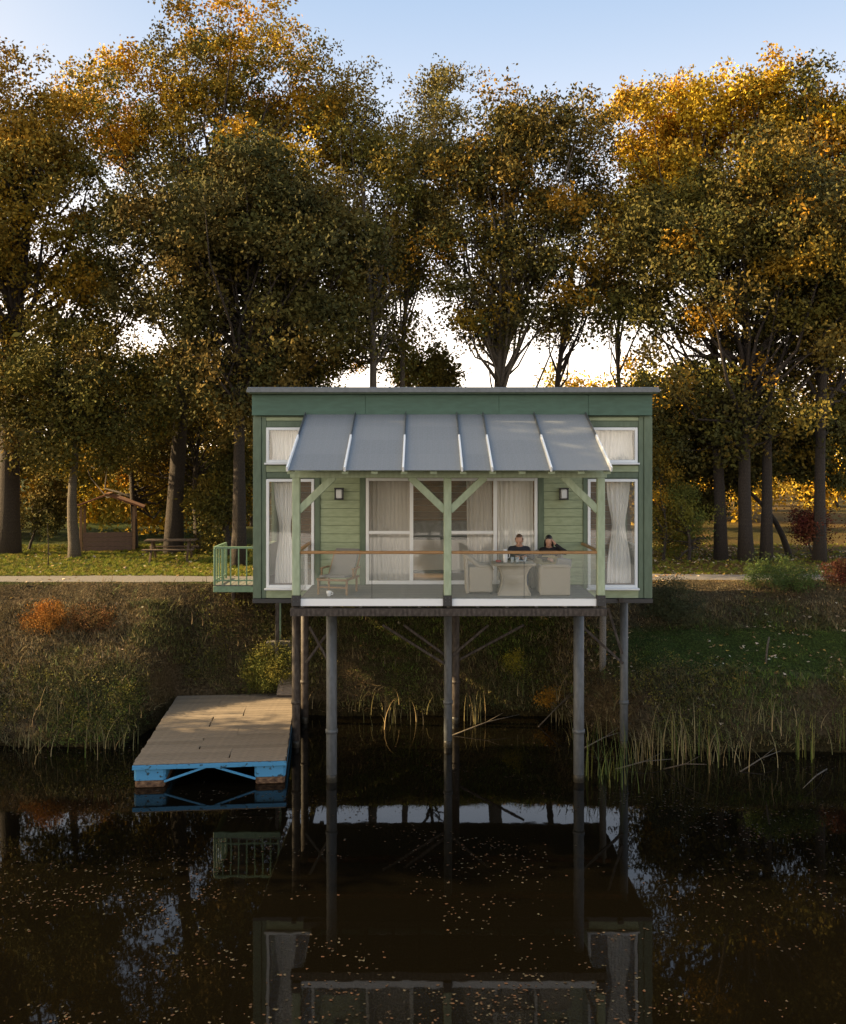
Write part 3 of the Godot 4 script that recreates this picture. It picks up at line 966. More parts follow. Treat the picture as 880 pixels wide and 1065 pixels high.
func make_reeds() -> void:
	var straw := [Color(0.26, 0.20, 0.10), Color(0.18, 0.15, 0.07), Color(0.12, 0.11, 0.045)]
	var green := [Color(0.10, 0.13, 0.03), Color(0.15, 0.15, 0.045), Color(0.07, 0.09, 0.03)]
	var b := Vector3(wx(638, 20.9), -0.1, -20.9)
	reed_clump("tall green reeds standing in water beside the right front stilt", b, 1.75, 46, green, 0.42)
	reed_clump("dry reeds between the right front stilt and the bank", foot(668, 792), 1.1, 34, straw)
	reed_clump("tall straw-coloured reeds on the waterline right of the stilts", foot(712, 790), 1.45, 54, straw + green, 0.5)
	reed_clump("short leaning reeds right of the tall straw clump", foot(752, 792), 0.9, 34, straw, 0.55)
	reed_clump("thin upright green reeds in the right-hand water's edge", foot(836, 790), 1.5, 16, green, 0.15)
	reed_clump("sparse reeds at the far right waterline", foot(874, 780), 1.2, 18, green, 0.22)
	reed_clump("pale reeds under the cabin between the front stilts", foot(408, 752), 1.0, 24, straw, 0.5)
	reed_clump("pale upright reeds right of the middle stilts", foot(497, 752), 0.95, 24, straw, 0.2)
	reed_clump("dry reeds beside the right rear stilt", foot(612, 770), 1.0, 26, straw, 0.4)
	reed_clump("short grassy reeds on the left bank near the dock", foot(120, 776), 0.8, 34, straw, 0.5)
	reed_clump("matted straw reeds at the left edge of the waterline", foot(30, 776), 0.75, 36, straw, 0.55)
	var more := ["right of the leaning reeds", "below the grassy terrace", "near the wooden stake", "at the far right bank", "behind the right front stilt", "below the dark shrub", "under the cabin's right half", "under the cabin's left half", "behind the middle stilts", "left of the dock", "at the left bank's foot", "between dock and left edge"]
	for i in more.size():
		var pxs: float = [772, 800, 822, 862, 590, 690, 540, 372, 450, 100, 62, 5][i]
		for k in (2 if i % 4 == 0 else 1):
			reed_clump(("tall " if k == 0 else "short ") + "dry reed clump " + more[i], foot(pxs + rng.randf_range(-9, 9) + k * 9, (784 if pxs > 640 or pxs < 150 else 752) + rng.randf_range(-34, 4)), (1.05 if k == 0 else 0.7) * rng.randf_range(0.6, 1.25), 18, straw if i % 3 else straw + green, rng.randf_range(0.35, 0.8))
	# bare twigs fallen along the water
	for w in [[690, 800, 735, 812, 0.35, "long bare twig in front of the tall straw reeds"], [770, 803, 812, 790, 0.2, "bare twig right of the short leaning reeds"], [600, 782, 655, 772, 0.3, "bare twig behind the right front stilt"], [470, 765, 540, 755, 0.3, "bare twig in the shallows right of the middle stilt"], [860, 800, 835, 830, 0.1, "bare twig in open water near the right edge"], [560, 756, 600, 738, 0.5, "bare twig propped on the bank under the cabin"], [640, 800, 700, 795, 0.12, "bare twig lying among the dry reeds by the stilt"]]:
		var a := foot(w[0], w[1])
		var e := foot(w[2], w[3])
		e.y += w[4]
		var st := new_st()
		var mid := a.lerp(e, 0.5) + Vector3(0, 0.08, 0.05)
		tube(st, [a, mid, e], [0.018, 0.014, 0.006], 5)
		tube(st, [mid, mid.lerp(e, 0.4) + Vector3(0.1, 0.18, 0.05)], [0.009, 0.004], 4)
		st.generate_normals()
		single("fallen_twig", w[5], "twig", st.commit(), M.pale_bark, Transform3D(), "twigs along the waterline")

# ---------------------------------------------------------------- cabin
func pane(parent: Node3D, lo: Vector3, hi: Vector3, m: Material, called := "pane") -> void:
	wbox(parent, called, lo, hi, m, 0.001)

func window(house: Node3D, x0: float, x1: float, y0: float, y1: float, z: float, sill: bool) -> Node3D:
	var w := holder(house, "window")
	w.global_position = Vector3((x0 + x1) * 0.5, y0, z)
	var st := new_st()
	var f := 0.065
	var c := w.global_position
	add_box(st, Vector3(x0 + f * 0.5, (y0 + y1) * 0.5, z) - c, Vector3(f, y1 - y0, 0.08))
	add_box(st, Vector3(x1 - f * 0.5, (y0 + y1) * 0.5, z) - c, Vector3(f, y1 - y0, 0.08))
	add_box(st, Vector3((x0 + x1) * 0.5, y1 - f * 0.5, z) - c, Vector3(x1 - x0 - 2 * f, f, 0.078))
	add_box(st, Vector3((x0 + x1) * 0.5, y0 + f * 0.5, z) - c, Vector3(x1 - x0 - 2 * f, f, 0.078))
	lpart(w, "frame", st.commit(), M.white_frame)
	pane(w, Vector3(x0 + f, y0 + f, z - 0.008), Vector3(x1 - f, y1 - f, z + 0.004), M.glass)
	if sill:
		wbox(w, "sill", Vector3(x0 - 0.03, y0 - 0.045, z + 0.01), Vector3(x1 + 0.03, y0 - 0.002, z + 0.13), M.white_frame)
	return w

func curtain_mesh(w: float, h: float, folds: float, depth: float, tie := 0.0, tie_at := 0.5) -> ArrayMesh:
	var st := new_st()
	st.set_smooth_group(1)
	var nx := 60
	var ny := 24
	var g := []
	for j in ny + 1:
		var f := float(j) / ny
		var squeeze := 1.0 - tie * exp(-pow((f - tie_at) / 0.22, 2.0))
		var row := []
		for i in nx + 1:
			var u := float(i) / nx
			var ph := u * folds * TAU + 1.3 * sin(u * 9.0)
			row.append(Vector3((u - 0.5) * w * squeeze + 0.012 * sin(f * 5.0 + u * 7.0), f * h, depth * sin(ph) * (0.6 + 0.4 * sin(u * 5.0 + f)) / maxf(squeeze, 0.45)))
		g.append(row)
	for j in ny:
		for i in nx:
			for p in [g[j][i], g[j + 1][i], g[j][i + 1], g[j][i + 1], g[j + 1][i], g[j + 1][i + 1]]:
				st.add_vertex(p)
	st.generate_normals()
	return st.commit()

func make_cabin() -> void:
	var z := -WALL_D
	var back := -28.5
	var inner := -25.7
	var house := thing("stilt_cabin", "sage green wooden cabin on steel stilts over the pond", "cabin", Vector3(0.68, 0, -25.0))
	var x0 := wx(263.5, WALL_D)
	var x1 := wx(678, WALL_D)
	var px := func(p: float) -> float: return wx(p, WALL_D)
	var py := func(p: float) -> float: return hy(p, WALL_D)
	var F := FLOOR_H
	var wall_top: float = py.call(409)
	# ---- body: floor slab, back and side walls, ceiling
	var body := holder(house, "body")
	wbox(body, "floor_slab", Vector3(x0 + 0.02, F - 0.30, z - 0.10), Vector3(x1 - 0.02, F - 0.01, back), M.soffit)
	wbox(body, "base_rail", Vector3(x0 - 0.01, py.call(627), z - 0.14), Vector3(x1 + 0.01, py.call(622.4), z + 0.06), M.black_metal)
	for sx in [[x0, x0 + 0.14], [x1 - 0.14, x1]]:
		wbox(body, "side_wall", Vector3(sx[0], F - 0.28, z - 0.14), Vector3(sx[1], F + 0.8, back), M.dark_green)
		wbox(body, "side_wall", Vector3(sx[0], F + 2.4, z - 0.14), Vector3(sx[1], wall_top, back), M.dark_green)
		wbox(body, "side_wall", Vector3(sx[0], F + 0.801, z - 0.14), Vector3(sx[1], F + 2.399, z - 0.7), M.dark_green)
		wbox(body, "side_wall", Vector3(sx[0], F + 0.801, inner + 0.7), Vector3(sx[1], F + 2.399, back), M.dark_green)
		var mx: float = (sx[0] + sx[1]) * 0.5
		wbox(body, "side_pane", Vector3(mx - 0.006, F + 0.802, z - 0.701), Vector3(mx + 0.006, F + 2.398, inner + 0.701), M.glass, 0.001)
	wbox(body, "rear_wall", Vector3(x0 + 0.141, F - 0.28, back + 0.002), Vector3(x1 - 0.141, wall_top, back + 0.14), M.dark_green)
	wbox(body, "room_floor", Vector3(x0 + 0.141, F - 0.009, z - 0.05), Vector3(x1 - 0.141, F + 0.004, back + 0.141), M.room_floor)
	wbox(body, "ceiling", Vector3(x0 + 0.141, wall_top - 0.35, z - 0.13), Vector3(x1 - 0.141, wall_top - 0.29, back + 0.141), M.plaster)
	# inside: timber planks on the partition behind the kitchen
	wbox(body, "partition", Vector3(x0 + 0.142, F + 0.005, inner), Vector3(x1 - 0.142, wall_top - 0.352, inner + 0.08), M.plaster)
	var yy := F + 0.005
	var k := 0
	while yy < wall_top - 0.36:
		var top := minf(yy + 0.17, wall_top - 0.355)
		wbox(body, "wall_plank", Vector3(x0 + 0.15, yy, inner + 0.082), Vector3(x1 - 0.15, top - 0.008, inner + 0.105), M["plank%d" % (k % 3)], 0.004)
		yy += 0.17
		k += 1
	# ---- roof
	var roof := holder(house, "roof")
	var rx0 := wx(257, 21.9)
	var rx1 := wx(685.5, 21.9)
	var st := new_st()
	var ry := hy(402.5, 21.9)
	var rb := hy(407.2, 21.9)
	add_box(st, Vector3((rx0 + rx1) * 0.5, (ry + rb) * 0.5, -(21.9 + 28.9) * 0.5), Vector3(rx1 - rx0, ry - rb, 7.0), Basis(), 0.02)
	wpart(roof, "roof_sheet", st.commit(), M.roof_metal, Transform3D())
	wbox(roof, "drip_edge", Vector3(rx0 - 0.01, rb - 0.02, -21.885), Vector3(rx1 + 0.01, rb + 0.045, -21.86), M.roof_metal, 0.004)
	wbox(roof, "soffit", Vector3(rx0 + 0.03, rb - 0.045, -21.93), Vector3(rx1 - 0.03, rb - 0.002, -28.85), M.dark_green, 0.01)
	var fy0: float = hy(432, 22.16)
	var fy1 := rb - 0.047
	var xf := [wx(262, 22.16), wx(380, 22.16), wx(519, 22.16), wx(612, 22.16), wx(678.5, 22.16)]
	for i in 4:
		wbox(roof, "fascia_board", Vector3(xf[i] + 0.002, fy0, -22.2), Vector3(xf[i + 1] - 0.002, fy1, -22.155), M.fascia_green, 0.004)
	wbox(roof, "fascia_backing", Vector3(xf[0] + 0.01, fy0 + 0.01, -22.29), Vector3(xf[4] - 0.01, fy1 - 0.003, -22.202), M.dark_green)
	# ---- front wall: openings framed by boards
	var fw := holder(house, "front_wall")
	var wz0 := z - 0.14
	# solid wall behind boards, cut round the openings
	var solid := [[263.5, 277.0, 409, 622], [663, 678, 409, 622], [277, 327, 432, 444.5], [277, 327, 481, 498], [277, 327, 611, 622], [611, 663, 432, 444.5], [611, 663, 481, 498], [611, 663, 611, 622],
		[327, 380.5, 432, 622], [559, 611, 432, 622], [380.5, 559, 432, 497], [380.5, 559, 608.3, 622], [277, 663, 409, 432]]
	for s in solid:
		wbox(fw, "wall_panel", Vector3(px.call(s[0]) + 0.001, py.call(s[3]) + 0.001, wz0), Vector3(px.call(s[1]) - 0.001, py.call(s[2]) - 0.001, z - 0.03), M.dark_green, 0.001)
	# corner posts and pilasters
	for s in [[263.5, 272.0, 0.05], [669.5, 678.0, 0.05], [272.2, 277.0, 0.022], [664.0, 669.3, 0.022], [327.4, 333.0, 0.035], [374.5, 380.2, 0.035], [559.6, 565.4, 0.035], [606.4, 611.0, 0.035]]:
		wbox(fw, "corner_post" if s[2] == 0.05 else "pilaster", Vector3(px.call(s[0]), py.call(622), z - 0.03), Vector3(px.call(s[1]), py.call(433.4), z + s[2]), M.dark_green)
	# light trim boards above, between and below the side windows
	for s in [[277.2, 327.2, 434.2, 437.6], [277.2, 327.2, 438, 444.0], [277.2, 327.2, 484.2, 490.8], [277.2, 327.2, 491.2, 496.8], [277.2, 327.2, 613.6, 621.8],
			[611.2, 663.8, 434.2, 437.6], [611.2, 663.8, 438, 444.0], [611.2, 663.8, 484.2, 490.8], [611.2, 663.8, 491.2, 496.8], [611.2, 663.8, 613.6, 621.8]]:
		var light: bool = s[2] in [434.2, 484.2, 613.6]
		wbox(fw, "trim_board", Vector3(px.call(s[0]), py.call(s[3]), z - 0.03), Vector3(px.call(s[1]), py.call(s[2]), z + (0.03 if light else 0.012)), M.sage if light else M.dark_green, 0.004)
	wbox(fw, "trim_board", Vector3(px.call(380.4), py.call(496.8), z - 0.03), Vector3(px.call(559.4), py.call(433.4), z + 0.02), M.sage, 0.004)
	# lapped siding beside the doors
	for s in [[333.2, 374.3], [565.6, 606.2]]:
		var y := F + 0.002
		while y < py.call(435):
			var board := wbox(fw, "siding_board", Vector3(px.call(s[0]), y, z - 0.022), Vector3(px.call(s[1]), y + 0.188, z + 0.004), M.sage, 0.004)
			board.rotate_object_local(Vector3.RIGHT, 0.05)
			y += 0.196
	# ---- windows and doors
	for s in [[277, 327], [611, 663]]:
		window(house, px.call(s[0]) + 0.002, px.call(s[1]) - 0.002, py.call(611.2), py.call(498.2), z, true)
		window(house, px.call(s[0]) + 0.002, px.call(s[1]) - 0.002, py.call(481.2), py.call(444.6), z, true)
	var door := holder(house, "sliding_door")
	var dx := [380.6, 428.0, 465.5, 515.0, 558.9]
	var dy0 := F + 0.004
	var dy1: float = py.call(497.2)
	for i in 5:
		var w := 0.07 if i in [0, 4] else 0.085
		var cx: float = px.call(dx[i])
		cx += 0.035 if i == 0 else (-0.035 if i == 4 else 0.0)
		wbox(door, "stile", Vector3(cx - w * 0.5, dy0, z - 0.05), Vector3(cx + w * 0.5, dy1, z + 0.035), M.white_frame)
	for i in 4:
		var a: float = px.call(dx[i]) + (0.072 if i == 0 else 0.044)
		var b: float = px.call(dx[i + 1]) - (0.072 if i == 3 else 0.044)
		wbox(door, "top_rail", Vector3(a, dy1 - 0.065, z - 0.045), Vector3(b, dy1 - 0.001, z + 0.03), M.white_frame)
		wbox(door, "bottom_rail", Vector3(a, dy0 + 0.001, z - 0.045), Vector3(b, dy0 + 0.085, z + 0.03), M.white_frame)
		var dz := 0.0 if i in [0, 3] else -0.03
		if i in [0, 2]:
			wbox(door, "middle_rail", Vector3(a, py.call(555.2), z - 0.04), Vector3(b, py.call(552.2), z + 0.025), M.white_frame)
			pane(door, Vector3(a, dy0 + 0.086, z + dz - 0.006), Vector3(b, py.call(555.2) - 0.001, z + dz + 0.006), M.glass)
			pane(door, Vector3(a, py.call(552.2) + 0.001, z + dz - 0.006), Vector3(b, dy1 - 0.066, z + dz + 0.006), M.glass)
		else:
			pane(door, Vector3(a, dy0 + 0.086, z + dz - 0.006), Vector3(b, dy1 - 0.066, z + dz + 0.006), M.glass)
	# ---- balcony
	var bal := holder(house, "balcony")
	var bx0 := wx(311.5, 20.0)
	var bx1 := wx(621.5, 20.0)
	var zf := -20.0
	var nb := 16
	var step := (WALL_D - 0.06 - 20.03) / nb
	for i in nb:
		wbox(bal, "deck_plank", Vector3(bx0 + 0.01, F - 0.032, zf - 0.03 - i * step), Vector3(bx1 - 0.01, F - 0.002, zf - 0.03 - (i + 1) * step + 0.006), M["deck%d" % (i % 3)], 0.004)
	var posts := [wx(308.2, 20.0), wx(465.5, 20.0), wx(624.8, 20.0)]
	var pw := 0.16
	var plate := hy(497.0, 20.05)
	for i in 3:
		wbox(bal, "post", Vector3(posts[i] - pw * 0.5, F + 0.06, zf - 0.09), Vector3(posts[i] + pw * 0.5, plate, zf + 0.07), M.sage_post, 0.012)
		wbox(bal, "post_bracket", Vector3(posts[i] - pw * 0.56, hy(630, 20), zf - 0.10), Vector3(posts[i] + pw * 0.56, F + 0.06, zf + 0.08), M.black_metal)
		for q in [[-0.04, 0.10], [0.04, 0.10], [-0.04, 0.03], [0.04, 0.03]]:
			wpart(bal, "bolt", lathe([[0.0, 0.012], [0.010, 0.010], [0.012, 0.0], [0.0, 0.0]], 8), M.steel, Transform3D(Basis(Vector3.RIGHT, PI * 0.5), Vector3(posts[i] + q[0], F - 0.07 + q[1] - 0.02, zf + 0.081)))
	# knee braces
	for s in [[0, 1], [1, -1], [1, 1], [2, -1]]:
		var xb: float = posts[s[0]] + s[1] * pw * 0.5
		var a := Vector3(xb - s[1] * 0.03, hy(531, 20), zf - 0.012)
		var b := Vector3(xb + s[1] * 0.70, plate + 0.02, zf - 0.012)
		wbar(bal, "knee_brace", a, b, 0.15, 0.09, M.sage_post, 0.008)
	# white edge boards, glass, handrails
	for s in [[posts[0] + pw * 0.57, posts[1] - pw * 0.57], [posts[1] + pw * 0.57, posts[2] - pw * 0.57]]:
		wbox(bal, "edge_board", Vector3(s[0], hy(630.2, 20), zf - 0.028), Vector3(s[1], hy(622.8, 20), zf + 0.03), M.white_strip, 0.006)
		wbox(bal, "handrail", Vector3(s[0] - 0.012, hy(576, 20), zf - 0.04), Vector3(s[1] + 0.012, hy(573, 20), zf + 0.05), M.hand_rail, 0.012)
		var m: float = s[0] + (s[1] - s[0]) * 0.5
		for q in [[s[0] + 0.005, m - 0.006], [m + 0.006, s[1] - 0.005]]:
			pane(bal, Vector3(q[0], hy(622.6, 20), zf - 0.006), Vector3(q[1], hy(576.2, 20), zf + 0.006), M.rail_glass, "glass_panel")
		wbox(bal, "glass_joint", Vector3(m - 0.005, hy(622.6, 20), zf - 0.008), Vector3(m + 0.005, hy(576.2, 20), zf + 0.008), M.black_metal, 0.001)
	for i in [0, 2]:
		wbox(bal, "handrail", Vector3(posts[i] - 0.04, hy(576, 20), zf - 0.1), Vector3(posts[i] + 0.04, hy(573, 20), z + 0.051), M.hand_rail, 0.012)
		pane(bal, Vector3(posts[i] - 0.006, F + 0.01, zf - 0.1), Vector3(posts[i] + 0.006, hy(576.2, 20), z + 0.052), M.rail_glass, "glass_panel")
	# joists and beams below
	for i in 11:
		var xj := lerpf(bx0 + 0.05, bx1 - 0.05, i / 10.0)
		wbox(bal, "joist", Vector3(xj - 0.03, F - 0.20, zf + 0.02), Vector3(xj + 0.03, F - 0.034, z + 0.05), M.soffit)
	wbox(bal, "rim_beam", Vector3(posts[0] - 0.12, F - 0.37, zf - 0.10), Vector3(posts[2] + 0.12, F - 0.21, zf + 0.07), M.old_steel)
	wbox(bal, "rim_beam", Vector3(posts[0] - 0.12, F - 0.37, z + 0.16), Vector3(posts[2] + 0.12, F - 0.21, z + 0.06), M.old_steel)
	# ---- awning over the balcony
	var awn := holder(house, "awning")
	var a0 := Vector3(-2.70, 6.70, -19.15)
	var a1 := Vector3(-2.62, 7.955, -22.15)
	var b0 := Vector3(3.74, 6.70, -19.15)
	var b1 := Vector3(3.855, 7.955, -22.15)
	var slope := (a1 - a0)
	slope.x = 0.0
	var up := slope.normalized()
	var len := slope.length()
	var nrm := Vector3(1, 0, 0).cross(up) * -1.0
	if nrm.y < 0.0: nrm = -nrm
	var stops := [0.0, 0.1775, 0.358, 0.540, 0.633, 0.815, 1.0]
	var bas := Basis(Vector3.RIGHT, up, Vector3.RIGHT.cross(up))
	for i in 6:
		for j in 4:
			var fx0: float = lerpf(a0.x, b0.x, stops[i]) + 0.004
			var fx1: float = lerpf(a0.x, b0.x, stops[i + 1]) - 0.004
			var c := Vector3((fx0 + fx1) * 0.5, a0.y, a0.z) + up * (len * (j + 0.5) / 4.0) + nrm * (0.03 + 0.002 * ((i * 3 + j) % 3))
			var q := Basis(Vector3.RIGHT, rng.randf_range(0.002, 0.007)) * bas
			wpart(awn, "roof_sheet", cbox(Vector3(fx1 - fx0, len / 4.0 + 0.03, 0.012), 0.003), M["sheet%d" % ((i + j * 2) % 3)], Transform3D(q, c))
	for i in 7:
		var xb: float = lerpf(a0.x, b0.x, stops[i])
		var s := Vector3(xb, a0.y, a0.z) + nrm * 0.065
		wbar(awn, "white_cover_strip", s - up * 0.05, s + up * len * 0.545, 0.10, 0.04, M.white_strip)
		var d := wbar(awn, "fixing_strip", s + up * len * 0.55, s + up * len, 0.085, 0.022, M.strip_dark)
		for h in 6:
			var p := s + up * len * (0.58 + 0.075 * h) + nrm * 0.012
			var bo := wpart(d, "bolt", lathe([[0.0, 0.012], [0.014, 0.010], [0.016, 0.0], [0.0, 0.0]], 8), M.steel, Transform3D(Basis(Vector3.RIGHT, up.angle_to(Vector3.UP) * -1.0 + PI * 0.5) * Basis(Vector3.RIGHT, -PI * 0.5), p))
			bo.name = "bolt"
	for i in 11:
		var xr := wx(328.6 + 30.6 * i, 19.3) if i < 10 else b0.x - 0.05
		if i == 0: xr = a0.x + 0.05
		var s := Vector3(xr, a0.y, a0.z) - nrm * 0.055
		wbar(awn, "rafter", s + up * 0.05, s + up * (len - 0.02), 0.055, 0.13, M.sage_post)
	wbox(awn, "eaves_beam", Vector3(posts[0] - 0.12, plate + 0.002, zf - 0.08), Vector3(posts[2] + 0.12, plate + 0.14, zf + 0.06), M.sage_post)
	wbox(awn, "wall_plate", Vector3(a0.x, 7.64, z + 0.021), Vector3(b0.x, 7.80, z + 0.075), M.sage_post)
	# ---- stilts and bracing
	var under := F - 0.37
	for s in [[345, 20.75, 0.115, "steel"], [602, 20.75, 0.115, "steel"], [308, 23.3, 0.10, "old_steel"], [466, 23.3, 0.10, "steel"], [649, 23.3, 0.10, "steel"], [317, 25.5, 0.10, "old_steel"], [474, 25.5, 0.10, "old_steel"], [627, 25.5, 0.09, "concrete"]]:
		var xs := wx(s[0], s[1])
		var bot := minf(ground(xs, s[1]), 0.0) - 0.4
		var topy: float = under if s[1] < 22.0 else F - 0.31
		var pts := [Vector3(xs, bot, -s[1]), Vector3(xs, 1.25, -s[1]), Vector3(xs, topy, -s[1])]
		var stilt := wpart(house, "stilt", tube_mesh(pts, [s[2], s[2], s[2]], 14), M[s[3]], Transform3D())
		wpart(stilt, "collar", tube_mesh([Vector3(xs, 1.05, -s[1]), Vector3(xs, 1.13, -s[1])], [s[2] + 0.018, s[2] + 0.018], 14), M[s[3]], Transform3D())
		if bot < -0.35:
			wpart(stilt, "algae_band", tube_mesh([Vector3(xs, -0.3, -s[1]), Vector3(xs, 0.10, -s[1]), Vector3(xs + 0.003, 0.17, -s[1])], [s[2] + 0.006, s[2] + 0.006, s[2] + 0.001], 14), M.algae, Transform3D())
		wbox(stilt, "head_plate", Vector3(xs - 0.17, topy - 0.03, -s[1] - 0.17), Vector3(xs + 0.17, topy - 0.002, -s[1] + 0.17), M.old_steel)
	# beams: a rusty one along the middle row, two others front to back
	wbox(house, "cross_beam", Vector3(x0 + 0.9, F - 0.52, -23.38), Vector3(x1 - 0.35, F - 0.40, -23.22), M.rusty)
	wbox(house, "cross_beam", Vector3(x0 + 0.9, F - 0.50, -25.58), Vector3(x1 - 0.35, F - 0.38, -25.42), M.rusty)
	for p in [312.0, 470.0, 636.0]:
		wbox(house, "floor_beam", Vector3(wx(p, 23.3) - 0.06, F - 0.395, z + 0.16), Vector3(wx(p, 23.3) + 0.06, F - 0.305, -28.4), M.old_steel)
	for s in [[398, 650, 462, 690, 23.25], [420, 650, 464, 682, 23.35], [508, 650, 470, 682, 23.35], [545, 650, 474, 688, 25.5], [322, 652, 343, 690, 23.0], [318, 690, 343, 655, 23.2], [606, 652, 648, 690, 23.2], [632, 632, 647, 680, 23.1]]:
		wbar(house, "diagonal_brace", at(s[0], s[1], s[4]), at(s[2], s[3], s[4]), 0.06, 0.06, M.old_steel)
	# thin green prop and its footing
	var fp := foot(291, 671)
	wbox(house, "prop", Vector3(fp.x - 0.04, fp.y + 0.12, fp.z - 0.04), Vector3(fp.x + 0.04, F - 0.30, fp.z + 0.04), M.rail_green)
	wbox(house, "footing", Vector3(fp.x - 0.34, fp.y - 0.2, fp.z - 0.25), Vector3(fp.x + 0.34, fp.y + 0.125, fp.z + 0.25), M.concrete, 0.02)
	# ---- things in and on the cabin
	make_cabin_things(px, py, z)

func make_cabin_things(px: Callable, py: Callable, z: float) -> void:
	var F := FLOOR_H
	# curtains
	var cur := [
		[[284, 306, 499, 609], "tied cream curtain in the tall window left of the balcony", 0.45, 6.0, "curtain", 0.52],
		[[633, 658, 499, 609], "tied cream curtain in the tall window right of the balcony", 0.42, 6.0, "curtain", 0.56],
		[[281, 323, 446, 480], "gathered curtain in the small upper left window", 0.0, 11.0, "curtain", 0.5],
		[[615, 660, 446, 480], "gathered curtain in the small upper right window", 0.0, 11.0, "curtain", 0.5],
		[[383, 426, 499, 606], "grey-beige sheer curtain behind the leftmost door pane", 0.0, 9.0, "sheer", 0.5],
		[[518, 556, 499, 606], "white curtain behind the rightmost door pane", 0.0, 9.0, "curtain", 0.5],
		[[486, 513, 499, 606], "drawn-back sheer curtain behind the third door pane", 0.0, 6.0, "sheer", 0.5]]
	for c in cur:
		var r = c[0]
		var w: float = px.call(r[1]) - px.call(r[0])
		var h: float = py.call(r[2]) - py.call(r[3])
		var zz := z - 0.24
		single("curtain", c[1], "curtain", curtain_mesh(w, h, c[3], 0.035, c[2], c[5]), M[c[4]], Transform3D(Basis(), Vector3((px.call(r[0]) + px.call(r[1])) * 0.5, py.call(r[3]), zz)), "curtains in the cabin windows")
	# kitchen along the rear wall
	var kit := thing("kitchen_unit", "white kitchen unit with black worktop seen through the door", "kitchen", Vector3(0.3, F + 0.006, -25.2))
	var ka := px.call(400) as float
	var kb := px.call(505) as float
	for i in 4:
		var xa := lerpf(ka, kb, i / 4.0)
		var xb := lerpf(ka, kb, (i + 1) / 4.0)
		wbox(kit, "cabinet_door", Vector3(xa + 0.004, F + 0.10, -24.62), Vector3(xb - 0.004, F + 0.86, -24.60), M.cabinet)
	wbox(kit, "carcass", Vector3(ka, F + 0.08, -25.2), Vector3(kb, F + 0.87, -24.622), M.cabinet)
	wbox(kit, "plinth", Vector3(ka + 0.02, F + 0.006, -25.15), Vector3(kb - 0.02, F + 0.079, -24.68), M.counter)
	wbox(kit, "worktop", Vector3(ka - 0.02, F + 0.871, -25.2), Vector3(kb + 0.02, F + 0.91, -24.57), M.counter)
	wbox(kit, "splashback", Vector3(ka, F + 0.911, -25.53), Vector3(kb, F + 1.30, -25.21), M.splash)
	# wall lamps
	for s in [[353, "square black wall lamp left of the sliding door"], [586, "square black wall lamp right of the sliding door"]]:
		var c := Vector3(px.call(s[0]), py.call(513.5), z + 0.012)
		var lamp := thing("wall_lamp", s[1], "lamp", c, 0.0, "lamps beside the sliding door")
		lbox(lamp, "back_plate", Vector3(0, 0, 0.012), Vector3(0.20, 0.27, 0.025), M.black_metal)
		lbox(lamp, "hood", Vector3(0, 0.125, 0.075), Vector3(0.22, 0.03, 0.13), M.black_metal)
		lbox(lamp, "base", Vector3(0, -0.12, 0.07), Vector3(0.21, 0.03, 0.12), M.black_metal)
		for sx in [-1, 1]:
			lbox(lamp, "frame_bar", Vector3(0.092 * sx, 0, 0.115), Vector3(0.02, 0.22, 0.02), M.black_metal)
		lbox(lamp, "diffuser", Vector3(0, 0, 0.068), Vector3(0.14, 0.21, 0.08), M.frosted, 0.02)
	# lounger
	var lg := thing("lounge_chair", "low wooden lounge chair with grey fabric at balcony's left end", "chair", Vector3(wx(352, 20.9), F - 0.002, -20.85), 0.30)
	lg.rotation.y = -0.25
	for sx in [-1, 1]:
		lpart(lg, "leg", cbox(Vector3(0.045, 0.30, 0.045)), M.teak, Transform3D(Basis(), Vector3(0.32 * sx, 0.15, 0.36)))
		lpart(lg, "leg", cbox(Vector3(0.045, 0.34, 0.045)), M.teak, Transform3D(Basis(), Vector3(0.32 * sx, 0.17, -0.30)))
		lpart(lg, "side_rail", cbox(Vector3(0.04, 0.05, 0.86)), M.teak, Transform3D(Basis(), Vector3(0.32 * sx, 0.325, 0.0)))
		var a := Vector3(0.30 * sx, 0.33, -0.22)
		var b := Vector3(0.30 * sx, 0.86, -0.68)
		lpart(lg, "back_post", cbox(Vector3(0.04, a.distance_to(b), 0.035)), M.teak, along(a, b))
		lpart(lg, "armrest", cbox(Vector3(0.06, 0.03, 0.5)), M.teak, Transform3D(Basis(), Vector3(0.36 * sx, 0.53, -0.15)))
		lpart(lg, "arm_post", cbox(Vector3(0.04, 0.17, 0.04)), M.teak, Transform3D(Basis(), Vector3(0.36 * sx, 0.432, 0.05)))
	lpart(lg, "cross_bar", cbox(Vector3(0.60, 0.05, 0.04)), M.teak, Transform3D(Basis(), Vector3(0, 0.322, 0.41)))
	lpart(lg, "cross_bar", cbox(Vector3(0.60, 0.04, 0.03)), M.teak, Transform3D(Basis(), Vector3(0, 0.16, 0.36)))
	lpart(lg, "seat", cbox(Vector3(0.58, 0.05, 0.66), 0.02), M.grey_fabric, Transform3D(Basis(Vector3.RIGHT, -0.05), Vector3(0, 0.375, 0.06)))
	lpart(lg, "backrest", cbox(Vector3(0.55, 0.74, 0.05), 0.02), M.grey_fabric, Transform3D(Basis(Vector3.RIGHT, -0.71), Vector3(0, 0.62, -0.42)))
	# cup on the floor
	var cup := thing("cup", "small white cup on the deck before the lounge chair", "cup", Vector3(wx(342, 20.3), F - 0.002, -20.32))
	lpart(cup, "bowl", lathe([[0.0, 0.0], [0.035, 0.0], [0.05, 0.06], [0.055, 0.11], [0.047, 0.11], [0.04, 0.05], [0.0, 0.02]]), M.ceramic)
